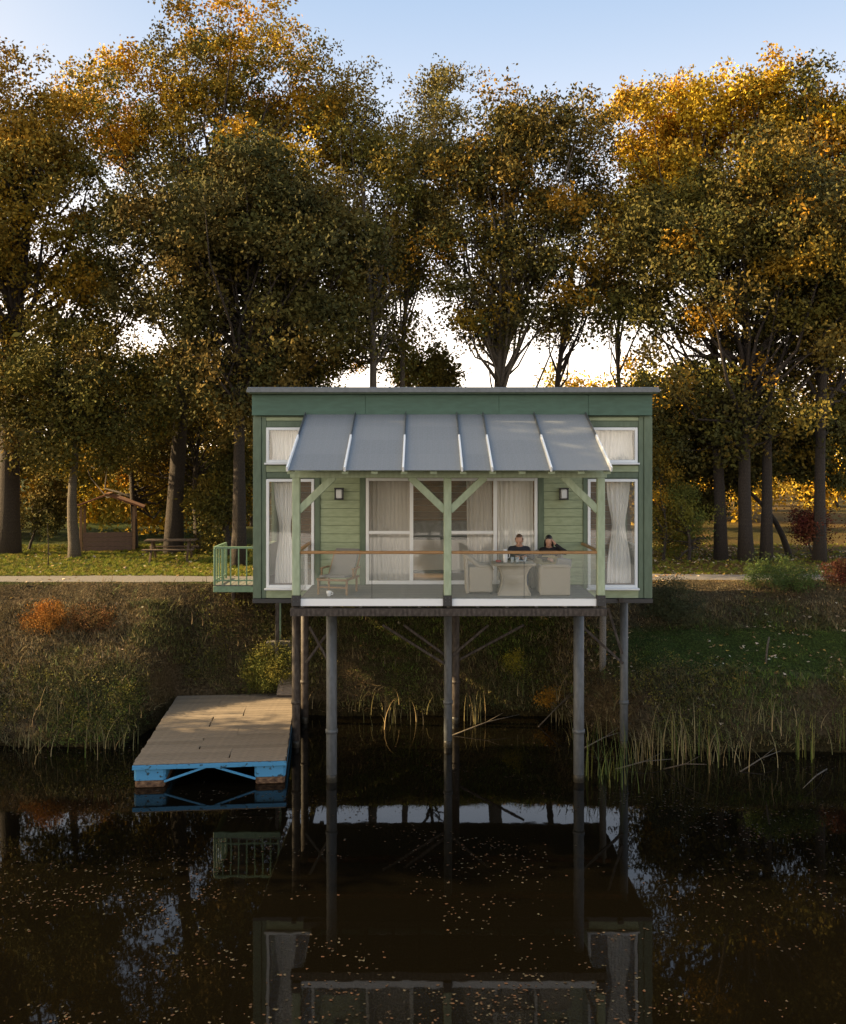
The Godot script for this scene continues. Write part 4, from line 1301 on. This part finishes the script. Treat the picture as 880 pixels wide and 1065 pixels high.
	lpart(cup, "handle", tube_mesh([Vector3(0.05, 0.09, 0), Vector3(0.085, 0.075, 0), Vector3(0.08, 0.04, 0), Vector3(0.045, 0.03, 0)], [0.008, 0.008, 0.008, 0.008], 6), M.ceramic)
	# wicker table
	var tb := thing("wicker_table", "cream wicker table with flared base by the balcony glass", "table", Vector3(wx(534, 20.62), F - 0.002, -20.62))
	lbox(tb, "table_top", Vector3(0, 0.66, 0), Vector3(0.90, 0.05, 0.66), M.wicker, 0.015)
	var prof := [[0.0, 0.34, 0.25], [0.10, 0.30, 0.21], [0.25, 0.25, 0.17], [0.42, 0.25, 0.16], [0.55, 0.30, 0.19], [0.634, 0.36, 0.23]]
	var st := new_st()
	for i in prof.size() - 1:
		var lo = prof[i]
		var hi = prof[i + 1]
		for s in [[Vector3(1, 0, 1), Vector3(-1, 0, 1)], [Vector3(-1, 0, 1), Vector3(-1, 0, -1)], [Vector3(-1, 0, -1), Vector3(1, 0, -1)], [Vector3(1, 0, -1), Vector3(1, 0, 1)]]:
			var q := []
			for e in [[s[0], lo], [s[1], lo], [s[1], hi], [s[0], hi]]:
				q.append(Vector3(e[0].x * e[1][1], e[1][0], e[0].z * e[1][2]))
			face(st, q, Vector3(0, (lo[0] + hi[0]) * 0.5, 0))
	st.generate_normals()
	lpart(tb, "base", st.commit(), M.wicker)
	for sx in [-1, 1]:
		for sz in [-1, 1]:
			var pts := []
			var rr := []
			for p in prof:
				pts.append(Vector3(p[1] * sx, p[0], p[2] * sz))
				rr.append(0.022)
			lpart(tb, "leg", tube_mesh(pts, rr, 8), M.wicker)
	# wicker armchairs
	armchair("cream wicker tub chair with its back to the glass", Vector3(wx(575.5, 20.65), F - 0.002, -20.62), PI, 0.62)
	armchair("cream wicker chair at the table's left end", Vector3(wx(497, 20.95), F - 0.002, -20.95), PI * 0.5, 0.80)
	armchair("cream wicker chair under the man", Vector3(wx(540, 21.5), F - 0.002, -21.62), 0.0, 0.80)
	armchair("cream wicker chair under the woman", Vector3(wx(571.5, 21.5), F - 0.002, -21.62), 0.0, 0.80)
	# cushion standing in the tub chair
	var cs := single("cushion", "grey cushion standing in the right side of the tub chair", "cushion", pillow(0.34, 0.34, 0.11), M.cushion, Transform3D(Basis.from_euler(Vector3(-0.25, PI, 0.12)), Vector3(wx(586, 20.6), F + 0.615, -20.60)))
	cs.visible = true
	# table things
	var top := F + 0.683
	var jug := thing("jug", "white jug at the left end of the wicker table", "jug", Vector3(wx(525.5, 20.6), top, -20.6))
	lpart(jug, "body", lathe([[0.0, 0.0], [0.05, 0.0], [0.056, 0.10], [0.05, 0.20], [0.034, 0.25], [0.04, 0.28], [0.034, 0.28], [0.03, 0.25], [0.0, 0.23]]), M.ceramic)
	lpart(jug, "handle", tube_mesh([Vector3(0.035, 0.25, 0), Vector3(0.09, 0.23, 0), Vector3(0.09, 0.12, 0), Vector3(0.05, 0.08, 0)], [0.009, 0.009, 0.009, 0.009], 6), M.ceramic)
	for s in [[533, 20.55, "leftmost of the drinking glasses before the man"], [538, 20.5, "middle drinking glass before the man"], [546, 20.58, "rightmost of the drinking glasses before the man"]]:
		single("drinking_glass", s[2], "glass", lathe([[0.0, 0.0], [0.034, 0.0], [0.04, 0.12], [0.036, 0.12], [0.031, 0.008], [0.0, 0.008]], 12), M.drinking_glass, Transform3D(Basis(), Vector3(wx(s[0], s[1]), top, -s[1])), "drinking glasses on the wicker table")
	single("plate", "white plate on the table in front of the man", "plate", lathe([[0.0, 0.0], [0.07, 0.0], [0.12, 0.018], [0.118, 0.024], [0.07, 0.008], [0.0, 0.008]], 20), M.ceramic, Transform3D(Basis(), Vector3(wx(541, 20.78), top, -20.78)))
	single("napkin", "crumpled red cloth on the table's left end", "cloth", pillow(0.13, 0.10, 0.06), M.red_cloth, Transform3D(Basis(Vector3.RIGHT, PI * 0.5), Vector3(wx(518.5, 20.6), top + 0.028, -20.6)))
	make_people()

func pillow(w: float, h: float, t: float) -> ArrayMesh:
	var st := new_st()
	st.set_smooth_group(1)
	var n := 12
	for s in [-1.0, 1.0]:
		for j in n:
			for i in n:
				var q := []
				for e in [[i, j], [i + 1, j], [i + 1, j + 1], [i, j + 1]]:
					var u: float = e[0] * 2.0 / n - 1.0
					var v: float = e[1] * 2.0 / n - 1.0
					var puff := pow((1.0 - u * u) * (1.0 - v * v), 0.4)
					q.append(Vector3(u * w * 0.5 * (1.0 - 0.08 * v * v), v * h * 0.5 * (1.0 - 0.08 * u * u), s * t * 0.5 * puff))
				var ord := [0, 1, 2, 0, 2, 3] if s < 0 else [0, 2, 1, 0, 3, 2]
				for k in ord:
					st.add_vertex(q[k])
	st.generate_normals()
	return st.commit()

func armchair(label: String, where: Vector3, turn: float, back: float) -> void:
	var c := thing("wicker_chair", label, "chair", where, turn, "wicker chairs on the balcony")
	lbox(c, "seat", Vector3(0, 0.30, 0.03), Vector3(0.46, 0.12, 0.48), M.wicker, 0.03)
	lbox(c, "skirt", Vector3(0, 0.13, 0.03), Vector3(0.44, 0.22, 0.46), M.wicker, 0.02)
	lpart(c, "backrest", cbox(Vector3(0.64, back - 0.01, 0.07), 0.025), M.wicker, Transform3D(Basis(Vector3.RIGHT, -0.04), Vector3(0, back * 0.5 + 0.005, -0.25)))
	for sx in [-1, 1]:
		lbox(c, "arm", Vector3(0.285 * sx, 0.31, 0.05), Vector3(0.09, 0.54, 0.50), M.wicker, 0.03)
	var hw := 0.29
	lpart(c, "rolled_rim", tube_mesh([Vector3(-hw, 0.50, 0.30), Vector3(-hw, 0.585, 0.24), Vector3(-hw, 0.60, 0.0), Vector3(-hw - 0.01, back - 0.03, -0.20), Vector3(-hw + 0.05, back, -0.27), Vector3(0, back + 0.01, -0.28), Vector3(hw - 0.05, back, -0.27), Vector3(hw + 0.01, back - 0.03, -0.20), Vector3(hw, 0.60, 0.0), Vector3(hw, 0.585, 0.24), Vector3(hw, 0.50, 0.30)], [0.035, 0.045, 0.045, 0.045, 0.045, 0.045, 0.045, 0.045, 0.045, 0.045, 0.035], 10), M.wicker)
	for sx in [-1, 1]:
		for sz in [-1, 1]:
			lbox(c, "foot", Vector3(0.27 * sx, 0.03, 0.02 + 0.24 * sz), Vector3(0.05, 0.06, 0.05), M.black_metal)
	lbox(c, "seat_cushion", Vector3(0, 0.385, 0.04), Vector3(0.46, 0.05, 0.46), M.cushion, 0.02)

# ---------------------------------------------------------------- people
# bones [a, b, radius a, radius b] joined smoothly and meshed as surface nets
func flesh(st: SurfaceTool, bones: Array, cell: float, k: float) -> void:
	var lo := Vector3.INF
	var hi := -Vector3.INF
	for b in bones:
		for e in 2:
			var r: Vector3 = Vector3.ONE * (b[2 + e] + cell * 3.0)
			lo = lo.min(b[e] - r)
			hi = hi.max(b[e] + r)
	var n := Vector3i(((hi - lo) / cell).ceil()) + Vector3i.ONE
	var f := PackedFloat32Array()
	f.resize(n.x * n.y * n.z)
	f.fill(1.0)
	for b in bones:
		var a: Vector3 = b[0]
		var ba: Vector3 = b[1] - a
		var l2 := maxf(ba.length_squared(), 1e-8)
		var far: float = maxf(b[2], b[3]) + k + cell * 2.0
		var i0 := Vector3i(((a.min(b[1]) - Vector3.ONE * far - lo) / cell).floor()).clamp(Vector3i.ZERO, n - Vector3i.ONE)
		var i1 := Vector3i(((a.max(b[1]) + Vector3.ONE * far - lo) / cell).ceil()).clamp(Vector3i.ZERO, n - Vector3i.ONE)
		for z in range(i0.z, i1.z + 1):
			for y in range(i0.y, i1.y + 1):
				for x in range(i0.x, i1.x + 1):
					var p := lo + Vector3(x, y, z) * cell - a
					var t := clampf(p.dot(ba) / l2, 0.0, 1.0)
					var d: float = (p - ba * t).length() - lerpf(b[2], b[3], t)
					var at_ := (z * n.y + y) * n.x + x
					var o := f[at_]
					var h := maxf(k - absf(d - o), 0.0) / k
					f[at_] = minf(d, o) - h * h * k * 0.25
	var verts := {}
	var sx := 1
	var sy := n.x
	var sz := n.x * n.y
	var offs := [0, sx, sy, sx + sy, sz, sx + sz, sy + sz, sx + sy + sz]
	var cpos := [Vector3(0, 0, 0), Vector3(1, 0, 0), Vector3(0, 1, 0), Vector3(1, 1, 0), Vector3(0, 0, 1), Vector3(1, 0, 1), Vector3(0, 1, 1), Vector3(1, 1, 1)]
	var edges := [[0, 1], [2, 3], [4, 5], [6, 7], [0, 2], [1, 3], [4, 6], [5, 7], [0, 4], [1, 5], [2, 6], [3, 7]]
	for z in n.z - 1:
		for y in n.y - 1:
			for x in n.x - 1:
				var i := z * sz + y * sy + x
				var inside := 0
				for o in offs:
					if f[i + o] < 0.0: inside += 1
				if inside == 0 or inside == 8: continue
				var sum := Vector3.ZERO
				var c := 0
				for e in edges:
					var fa := f[i + offs[e[0]]]
					var fb := f[i + offs[e[1]]]
					if (fa < 0.0) != (fb < 0.0):
						sum += cpos[e[0]].lerp(cpos[e[1]], fa / (fa - fb))
						c += 1
				verts[i] = lo + (Vector3(x, y, z) + sum / c) * cell
	st.set_smooth_group(1)
	for i in verts:
		var fa := f[i]
		for ax in [[sx, sy, sz], [sy, sz, sx], [sz, sx, sy]]:
			var fb := f[i + ax[0]]
			if (fa < 0.0) == (fb < 0.0): continue
			var q := [i, i - ax[1], i - ax[1] - ax[2], i - ax[2]]
			var ok := true
			for w in q:
				if not verts.has(w): ok = false
			if not ok: continue
			var ord := [0, 2, 1, 0, 3, 2] if fa < 0.0 else [0, 1, 2, 0, 2, 3]
			for w in ord:
				st.add_vertex(verts[q[w]])

func flesh_mesh(bones: Array, cell: float, k: float) -> ArrayMesh:
	var st := new_st()
	flesh(st, bones, cell, k)
	st.generate_normals()
	st.index()
	return st.commit()

func hand_bones(wrist: Vector3, dir: Vector3, side: Vector3, palm_down: Vector3) -> Array:
	var out := []
	var knuckle := wrist + dir * 0.085
	out.append([wrist, wrist + dir * 0.03, 0.026, 0.028])
	for i in 4:
		var s := side * (0.030 - 0.020 * i)
		var k := knuckle + s
		out.append([wrist + dir * 0.02 + s * 0.6, k, 0.016, 0.011])
		var l: float = [0.072, 0.082, 0.076, 0.060][i]
		var m := k + (dir * 0.75 + palm_down * 0.35).normalized() * l * 0.5
		out.append([k, m, 0.0100, 0.0092])
		out.append([m, m + (dir * 0.45 + palm_down * 0.8).normalized() * l * 0.5, 0.0092, 0.0080])
	var tb := wrist + dir * 0.025 + side * 0.03
	var tm := tb + (side * 0.7 + dir * 0.6).normalized() * 0.04
	out.append([tb, tm, 0.014, 0.0115])
	out.append([tm, tm + (dir * 0.9 + palm_down * 0.3).normalized() * 0.03, 0.0112, 0.009])
	return out

func person(label: String, where: Vector3, turn: float, pose: Dictionary) -> void:
	var p := thing("person", label, "person", where, turn, "people sitting on the balcony")
	var hip := Vector3(0, 0.50, 0.0)
	var chest := Vector3(0, 0.78, 0.05)
	var neck: Vector3 = pose.neck
	var head: Vector3 = pose.head
	var w: float = pose.width
	var torso := [[hip + Vector3(-0.085, 0, 0), hip + Vector3(0.085, 0, 0), 0.125, 0.125], [hip, chest, 0.135, 0.125], [chest + Vector3(-w * 0.45, 0.02, 0), chest + Vector3(w * 0.45, 0.02, 0), 0.105, 0.105], [chest, neck + Vector3(0, -0.06, -0.01), 0.12, 0.07]]
	var limbs := []
	var sleeves := []
	var trousers := [[hip + Vector3(-0.085, 0, 0), hip + Vector3(0.085, 0, 0), 0.14, 0.14]]
	for s in [-1, 1]:
		var sh := neck + Vector3(w * s, -0.10, -0.02)
		var el: Vector3 = pose.elbows[0 if s < 0 else 1]
		var wr: Vector3 = pose.wrists[0 if s < 0 else 1]
		limbs += [[neck + Vector3(0.03 * s, -0.06, -0.01), sh, 0.06, 0.058], [sh, el, 0.052, 0.040], [el, wr, 0.039, 0.026]]
		sleeves += [[neck + Vector3(0.03 * s, -0.075, -0.01), sh, 0.070, 0.070], [sh, el, 0.066, 0.054], [el, el.lerp(wr, 0.9), 0.053, 0.038]]
		var hp := hip + Vector3(0.09 * s, -0.02, 0.02)
		var kn := Vector3(0.12 * s, 0.50, 0.42)
		var an := Vector3(0.12 * s, 0.09, 0.40)
		limbs += [[hp, kn, 0.082, 0.056], [kn, an, 0.054, 0.036], [an, an + Vector3(0.01 * s, -0.045, 0.15), 0.04, 0.028]]
		trousers += [[hp, kn, 0.095, 0.070], [kn, an + Vector3(0, 0.04, 0), 0.068, 0.058]]
	var look: Vector3 = pose.look
	var right := Vector3.UP.cross(look).normalized()
	var up := look.cross(right).normalized()
	var st := new_st()
	flesh(st, torso + limbs + [[neck + Vector3(0, -0.06, -0.02), head - up * 0.04 - look * 0.02, 0.058, 0.052]], 0.016, 0.05)
	# head
	var hb := [[head + up * 0.045 - look * 0.025, head + up * 0.035 + look * 0.02, 0.080, 0.074], [head - up * 0.02 + look * 0.02, head - up * 0.055 + look * 0.03, 0.066, 0.052],
		[head - up * 0.075 + look * 0.055, head - up * 0.078 + look * 0.062, 0.030, 0.026], [head + up * 0.012 + look * 0.088, head - up * 0.025 + look * 0.112, 0.009, 0.015],
		[head - up * 0.052 + look * 0.083 - right * 0.018, head - up * 0.052 + look * 0.083 + right * 0.018, 0.009, 0.009],
		[head - up * 0.07 - look * 0.03, neck + Vector3(0, -0.02, 0), 0.05, 0.055]]
	for s in [-1.0, 1.0]:
		hb.append([head + right * 0.030 * s + up * 0.026 + look * 0.079, head + right * 0.045 * s + up * 0.022 + look * 0.068, 0.010, 0.009])
		hb.append([head + right * 0.077 * s + up * 0.015 - look * 0.01, head + right * 0.078 * s - up * 0.025 - look * 0.005, 0.013, 0.009])
	flesh(st, hb, 0.006, 0.016)
	for s in [0, 1]:
		var wr: Vector3 = pose.wrists[s]
		var dir: Vector3 = pose.hands[s].normalized()
		var down: Vector3 = pose.palms[s]
		var sd := dir.cross(down).normalized() * (1.0 if s == 0 else -1.0)
		flesh(st, hand_bones(wr - dir * 0.005, dir, sd, down), 0.0045, 0.008)
	st.generate_normals()
	lpart(p, "body", st.commit(), M.skin)
	lpart(p, "sweater", flesh_mesh([[hip + Vector3(-0.07, 0.06, 0), hip + Vector3(0.07, 0.06, 0), 0.15, 0.15], [hip + Vector3(0, 0.05, 0), chest, 0.152, 0.142], [chest + Vector3(-w * 0.45, 0.02, 0), chest + Vector3(w * 0.45, 0.02, 0), 0.122, 0.122], [chest, neck + Vector3(0, -0.07, -0.012), 0.135, 0.082]] + sleeves, 0.016, 0.05), M[pose.top])
	lpart(p, "trousers", flesh_mesh(trousers, 0.018, 0.04), M[pose.bottom])
	var hair := []
	for b in pose.hair:
		hair.append([head + right * b[0].x + up * b[0].y + look * b[0].z, head + right * b[1].x + up * b[1].y + look * b[1].z, b[2], b[3]])
	lpart(p, "hair", flesh_mesh(hair, 0.007, 0.02), M[pose.hair_mat])
	for s in [-1.0, 1.0]:
		lpart(p, "eye", lathe([[0.0, 0.008], [0.007, 0.004], [0.009, 0.0], [0.007, -0.004], [0.0, -0.008]], 8), M.hair_black, Transform3D(Basis(), head + right * 0.032 * s + up * 0.008 + look * 0.079))
		var an := Vector3(0.12 * s, 0.0, 0.40)
		lpart(p, "shoe", flesh_mesh([[an + Vector3(0, 0.055, -0.03), an + Vector3(0.01 * s, 0.04, 0.17), 0.05, 0.036]], 0.012, 0.02), M.black_cloth)
	lpart(p, "mouth", flesh_mesh([[head - up * 0.052 + look * 0.090 - right * 0.016, head - up * 0.052 + look * 0.090 + right * 0.016, 0.006, 0.006]], 0.004, 0.004), M.lips)

func make_people() -> void:
	var F := FLOOR_H - 0.002
	person("man with short brown hair and dark top, looking down at the table", Vector3(wx(540, 21.5), F, -21.62), 0.0, {
		"neck": Vector3(0, 0.98, 0.12), "head": Vector3(-0.005, 1.075, 0.17), "width": 0.17, "look": Vector3(-0.28, -0.45, 1.0).normalized(),
		"elbows": [Vector3(-0.27, 0.72, 0.26), Vector3(0.27, 0.72, 0.26)], "wrists": [Vector3(-0.10, 0.765, 0.50), Vector3(0.10, 0.765, 0.48)],
		"hands": [Vector3(0.3, 0.0, 1), Vector3(-0.5, 0.0, 1)], "palms": [Vector3(0, -1, 0), Vector3(0, -1, 0)], "top": "navy", "bottom": "jeans", "hair_mat": "hair_brown",
		"hair": [[Vector3(0, 0.074, -0.055), Vector3(0, 0.074, -0.02), 0.072, 0.062], [Vector3(0, 0.02, -0.055), Vector3(0, -0.03, -0.06), 0.072, 0.055], [Vector3(-0.055, 0.04, -0.02), Vector3(0.055, 0.04, -0.02), 0.04, 0.04]]})
	person("woman with dark hair and black top, resting head on her hand", Vector3(wx(571.5, 21.5), F, -21.62), 0.0, {
		"neck": Vector3(0.0, 0.95, 0.10), "head": Vector3(-0.02, 1.045, 0.16), "width": 0.155, "look": Vector3(-0.18, -0.42, 1.0).normalized(),
		"elbows": [Vector3(-0.24, 0.68, 0.22), Vector3(0.33, 0.83, 0.20)], "wrists": [Vector3(-0.06, 0.70, 0.42), Vector3(0.115, 1.01, 0.22)],
		"hands": [Vector3(0.6, 0.0, 1), Vector3(-0.55, 0.9, 0.1)], "palms": [Vector3(0, -1, 0), Vector3(-0.8, -0.4, -0.3)], "top": "black_cloth", "bottom": "jeans", "hair_mat": "hair_black",
		"hair": [[Vector3(0, 0.075, -0.06), Vector3(0, 0.080, -0.02), 0.078, 0.066], [Vector3(0, 0.02, -0.05), Vector3(0, -0.06, -0.065), 0.085, 0.07], [Vector3(-0.075, 0.05, 0.0), Vector3(-0.085, -0.09, -0.01), 0.024, 0.026], [Vector3(0.075, 0.05, 0.0), Vector3(0.085, -0.09, -0.01), 0.024, 0.026]]})
	# blanket over the woman's lap
	var c := Vector3(wx(569, 21.3), F, -21.62)
	single("blanket", "mustard-beige blanket over the seated woman's lap", "blanket", flesh_mesh([
		[Vector3(-0.20, 0.62, 0.16), Vector3(0.20, 0.63, 0.18), 0.12, 0.11], [Vector3(-0.19, 0.60, 0.30), Vector3(-0.17, 0.56, 0.50), 0.105, 0.09], [Vector3(0.17, 0.60, 0.30), Vector3(0.19, 0.56, 0.50), 0.10, 0.09],
		[Vector3(-0.21, 0.56, 0.53), Vector3(0.19, 0.56, 0.53), 0.075, 0.07], [Vector3(-0.05, 0.70, 0.22), Vector3(0.14, 0.72, 0.21), 0.06, 0.05], [Vector3(-0.21, 0.52, 0.54), Vector3(-0.20, 0.36, 0.55), 0.05, 0.04], [Vector3(0.05, 0.50, 0.56), Vector3(0.04, 0.34, 0.56), 0.045, 0.035]], 0.018, 0.05), M.blanket, Transform3D(Basis(), c))

# ---------------------------------------------------------------- dock, landing, far things
func make_dock() -> void:
	var t := thing("floating_dock", "grey plank dock on blue steel floats left of the cabin", "dock", Vector3(wx(218.5, 20.45), 0, -20.45), 0.10)
	# local axes: x across, -z towards the bank
	var L := 6.05
	var hw := 1.60
	var n := 26
	for i in n:
		var a := i * L / n
		var wgap := 0.010 + 0.008 * rng.randf()
		for h in 2:
			var cut := 0.38 if (i / 4) % 2 == 0 else -0.35
			var xa := -hw if h == 0 else cut + 0.004
			var xb := cut - 0.004 if h == 0 else hw
			var o := lbox(t, "plank", Vector3((xa + xb) * 0.5 + rng.randf_range(-0.012, 0.012), 0.505 + rng.randf_range(-0.003, 0.003), -(a + L / n * 0.5)), Vector3(xb - xa, 0.035, L / n - wgap), M["dock%d" % (rng.randi() % 4)], 0.006)
			o.rotation.y = rng.randf_range(-0.002, 0.002)
	for s in [-1, 1]:
		var fl := lbox(t, "float", Vector3(1.26 * s, 0.29, -L * 0.5), Vector3(0.66, 0.37, L - 0.06), M.dock_blue, 0.05)
		lbox(fl, "rusty_keel", Vector3(0, -0.215, 0.002), Vector3(0.62, 0.20, L - 0.05), M.float_rust, 0.05)
		lbox(t, "side_beam", Vector3(1.585 * s, 0.44, -L * 0.5), Vector3(0.05, 0.09, L), M.old_steel)
	lbox(t, "end_beam", Vector3(0, 0.44, 0.012), Vector3(3.22, 0.09, 0.05), M.dock_blue)
	lbox(t, "end_beam", Vector3(0, 0.44, -L), Vector3(3.1, 0.09, 0.05), M.dock_blue)
	for s in [-1, 1]:
		lpart(t, "brace", cbox(Vector3(0.045, 0.92, 0.045)), M.dock_blue, along(Vector3(0.92 * s, 0.14, 0.0), Vector3(0.12 * s, 0.40, 0.0)))
	# sloping board onto the bank
	var g0 := Vector3(wx(298, 26.3), 0.56, -26.2)
	var g1 := Vector3(wx(303, 27.2), ground(wx(303, 27.2), 27.3) + 0.06, -27.3)
	var gp := thing("gangplank", "short sloping plank from the dock up to the bank", "plank", g0)
	wbar(gp, "board", g0, g1, 0.5, 0.05, M.dock3)
	for k in 4:
		var p := g0.lerp(g1, 0.15 + 0.22 * k)
		wbar(gp, "cleat", p + Vector3(-0.22, 0.045, 0), p + Vector3(0.22, 0.045, 0), 0.04, 0.03, M.dock1)

func make_landing() -> void:
	var t := thing("entrance_landing", "small green railed landing at the cabin's left rear", "landing", Vector3(-4.7, 2.5, -27.0))
	var x0 := wx(222, 26.6)
	var x1 := wx(263.5, WALL_D) - 0.012
	var f := 3.52
	for i in 12:
		var a := lerpf(x0, x1, i / 12.0)
		var b := lerpf(x0, x1, (i + 1) / 12.0)
		wbox(t, "deck_plank", Vector3(a + 0.004, f - 0.035, -26.6), Vector3(b - 0.004, f, -28.2), M["deck%d" % (i % 3)], 0.004)
	wbox(t, "edge_beam", Vector3(x0, f - 0.20, -26.58), Vector3(x1, f - 0.037, -26.66), M.rail_green)
	wbox(t, "edge_beam", Vector3(x0, f - 0.20, -26.661), Vector3(x0 + 0.08, f - 0.037, -28.2), M.rail_green)
	for s in [[Vector3(x0 + 0.03, f, -26.62), Vector3(x1 - 0.05, f, -26.62)], [Vector3(x0 + 0.03, f, -26.62), Vector3(x0 + 0.03, f, -28.16)]]:
		wbar(t, "top_rail", s[0] + Vector3(0, 1.03, 0), s[1] + Vector3(0, 1.03, 0), 0.06, 0.06, M.rail_green)
		wbar(t, "bottom_rail", s[0] + Vector3(0, 0.12, 0), s[1] + Vector3(0, 0.12, 0), 0.04, 0.04, M.rail_green)
		var n := 8 if s[1].x > s[0].x else 5
		for i in n + 1:
			var p: Vector3 = s[0].lerp(s[1], float(i) / n)
			var w := 0.06 if i in [0, n] else 0.035
			if i == 0 and s[1].x == s[0].x: continue
			wbox(t, "baluster" if w < 0.05 else "post", p + Vector3(-w * 0.5, 0, -w * 0.5), p + Vector3(w * 0.5, 1.0, w * 0.5), M.rail_green)
	for s in [[x0 + 0.3, -27.9], [x1 - 0.1, -26.72]]:
		var g := ground(s[0], -s[1])
		wbox(t, "support_post", Vector3(s[0] - 0.05, g - 0.3, s[1] - 0.05), Vector3(s[0] + 0.05, f - 0.201, s[1] + 0.05), M.old_steel)
	# steps of boards onto the path
	for i in 4:
		wbox(t, "ramp_plank", Vector3(x0 + 0.1, f - 0.05 - 0.025 * i, -28.22 - 0.22 * i), Vector3(x1 - 0.1, f - 0.015 - 0.025 * i, -28.43 - 0.22 * i), M["deck%d" % (i % 3)], 0.004)

func make_far_things() -> void:
	# picnic table on the lawn
	var p := foot(178, 583)
	var t := thing("picnic_table", "wooden picnic table with benches on the lawn left of the cabin", "picnic table", p, 0.1)
	for i in 5:
		lbox(t, "top_board", Vector3(0, 0.75, -0.30 + 0.15 * i), Vector3(1.8, 0.045, 0.14), M.old_wood)
	for s in [-1, 1]:
		for i in 2:
			lbox(t, "bench_board", Vector3(0, 0.45, (0.66 + 0.14 * i) * s), Vector3(1.8, 0.045, 0.13), M.old_wood)
		lpart(t, "leg", cbox(Vector3(0.07, 0.95, 0.10)), M.old_wood, along(Vector3(0.65 * s, 0.0, 0.62), Vector3(0.65 * s, 0.73, 0.12)))
		lpart(t, "leg", cbox(Vector3(0.07, 0.95, 0.10)), M.old_wood, along(Vector3(0.65 * s, 0.0, -0.62), Vector3(0.65 * s, 0.73, -0.12)))
		lbox(t, "seat_bearer", Vector3(0.72 * s, 0.40, 0), Vector3(0.06, 0.08, 1.7), M.old_wood)
	# hut with an orange-brown roof
	p = Vector3(wx(112, 39.0), PLATEAU, -39.0)
	var h := thing("picnic_hut", "low open hut with orange-brown roof among the left trees", "hut", p, 0.25)
	for i in 4:
		lbox(h, "wall_board", Vector3(0, 0.10 + 0.19 * i, 0), Vector3(1.9, 0.18, 0.07), M.hut_wall)
	for s in [-1, 1]:
		for d in [0, 1]:
			lbox(h, "post", Vector3(1.02 * s, 0.9, -1.6 * d), Vector3(0.11, 1.8, 0.11), M.plank2)
		lpart(h, "roof_slope", cbox(Vector3(1.55, 0.07, 2.5)), M.hut_roof, Transform3D(Basis(Vector3.BACK, -0.36 * s), Vector3(0.70 * s, 2.03, -0.8)))
	lbox(h, "ridge_board", Vector3(0, 2.32, -0.8), Vector3(0.2, 0.06, 2.55), M.plank2)
	# stake on the right bank
	p = foot(796, 690)
	var s := thing("wooden_stake", "thin pale wooden stake leaning on the grassy right bank", "stake", p)
	lpart(s, "shaft", tube_mesh([Vector3(0, -0.2, 0), Vector3(0.04, 0.35, 0), Vector3(0.09, 0.68, 0.02)], [0.03, 0.027, 0.022], 8), M.pale_bark)
	lpart(s, "nail", tube_mesh([Vector3(0.06, 0.55, 0.0), Vector3(0.06, 0.55, 0.06)], [0.005, 0.005], 6), M.steel)
	# young staked sapling on the left lawn
	p = foot(50, 590)
	var y := thing("sapling", "thin young sapling stem on the sunlit left lawn", "sapling", p)
	lpart(y, "stem", tube_mesh([Vector3(0, -0.1, 0), Vector3(0.02, 0.7, 0), Vector3(-0.02, 1.5, 0)], [0.022, 0.018, 0.008], 6), M.bark)
	var where := []
	var cols := []
	for i in 14:
		where.append(turned(Vector3(rng.randfn() * 0.12, 1.2 + rng.randfn() * 0.25, rng.randfn() * 0.12), 0.45))
		cols.append(tint([Color(0.08, 0.10, 0.03), Color(0.14, 0.12, 0.03)]))
	foliage("foliage", y, 2, where, cols)

# ---------------------------------------------------------------- scene
func _ready() -> void:
	# camera
	var cam := Camera3D.new()
	cam.name = "camera"
	add_child(cam)
	cam.position = Vector3(0, EYE, 0)
	cam.set_frustum(0.1065, Vector2(0, -0.00475), 0.1, 1500.0)
	cam.current = true
	# sky
	var env := Environment.new()
	env.background_mode = Environment.BG_SKY
	var sm := ProceduralSkyMaterial.new()
	sm.sky_top_color = lin(0.102, 0.165, 0.256)
	sm.sky_horizon_color = lin(1.6, 1.33, 1.02)
	sm.sky_curve = 0.105
	sm.ground_bottom_color = Color(0.12, 0.10, 0.08)
	sm.ground_horizon_color = Color(0.5, 0.45, 0.4)
	sm.sun_angle_max = 90.0
	sm.sun_curve = 0.40
	env.sky = Sky.new()
	env.sky.sky_material = sm
	env.background_energy_multiplier = 1.0
	env.tonemap_mode = Environment.TONE_MAPPER_LINEAR
	env.tonemap_exposure = 3.15
	env.sdfgi_enabled = true
	env.ssao_enabled = true
	env.ssil_enabled = true
	var we := WorldEnvironment.new()
	we.name = "world_environment"
	we.environment = env
	add_child(we)
	# low sun behind the trees on the left
	var sun := DirectionalLight3D.new()
	sun.name = "sun"
	add_child(sun)
	sun.light_color = Color(1.0, 0.87, 0.66)
	sun.light_energy = 1.6
	sun.light_angular_distance = 0.5
	sun.shadow_enabled = true
	sun.look_at_from_position(Vector3(-0.85, 0.46, -0.07), Vector3.ZERO)

	rng.seed = 20240611
	bump_noise.seed = 4
	bump_noise.frequency = 0.02
	patch_noise.seed = 8
	patch_noise.frequency = 0.02
	make_materials()
	make_leaf_meshes()
	make_ground()
	make_cabin()
	make_dock()
	make_landing()
	make_far_things()
	make_trees()
	make_shrubs()
	make_reeds()
	make_grass()
	make_fallen_leaves()
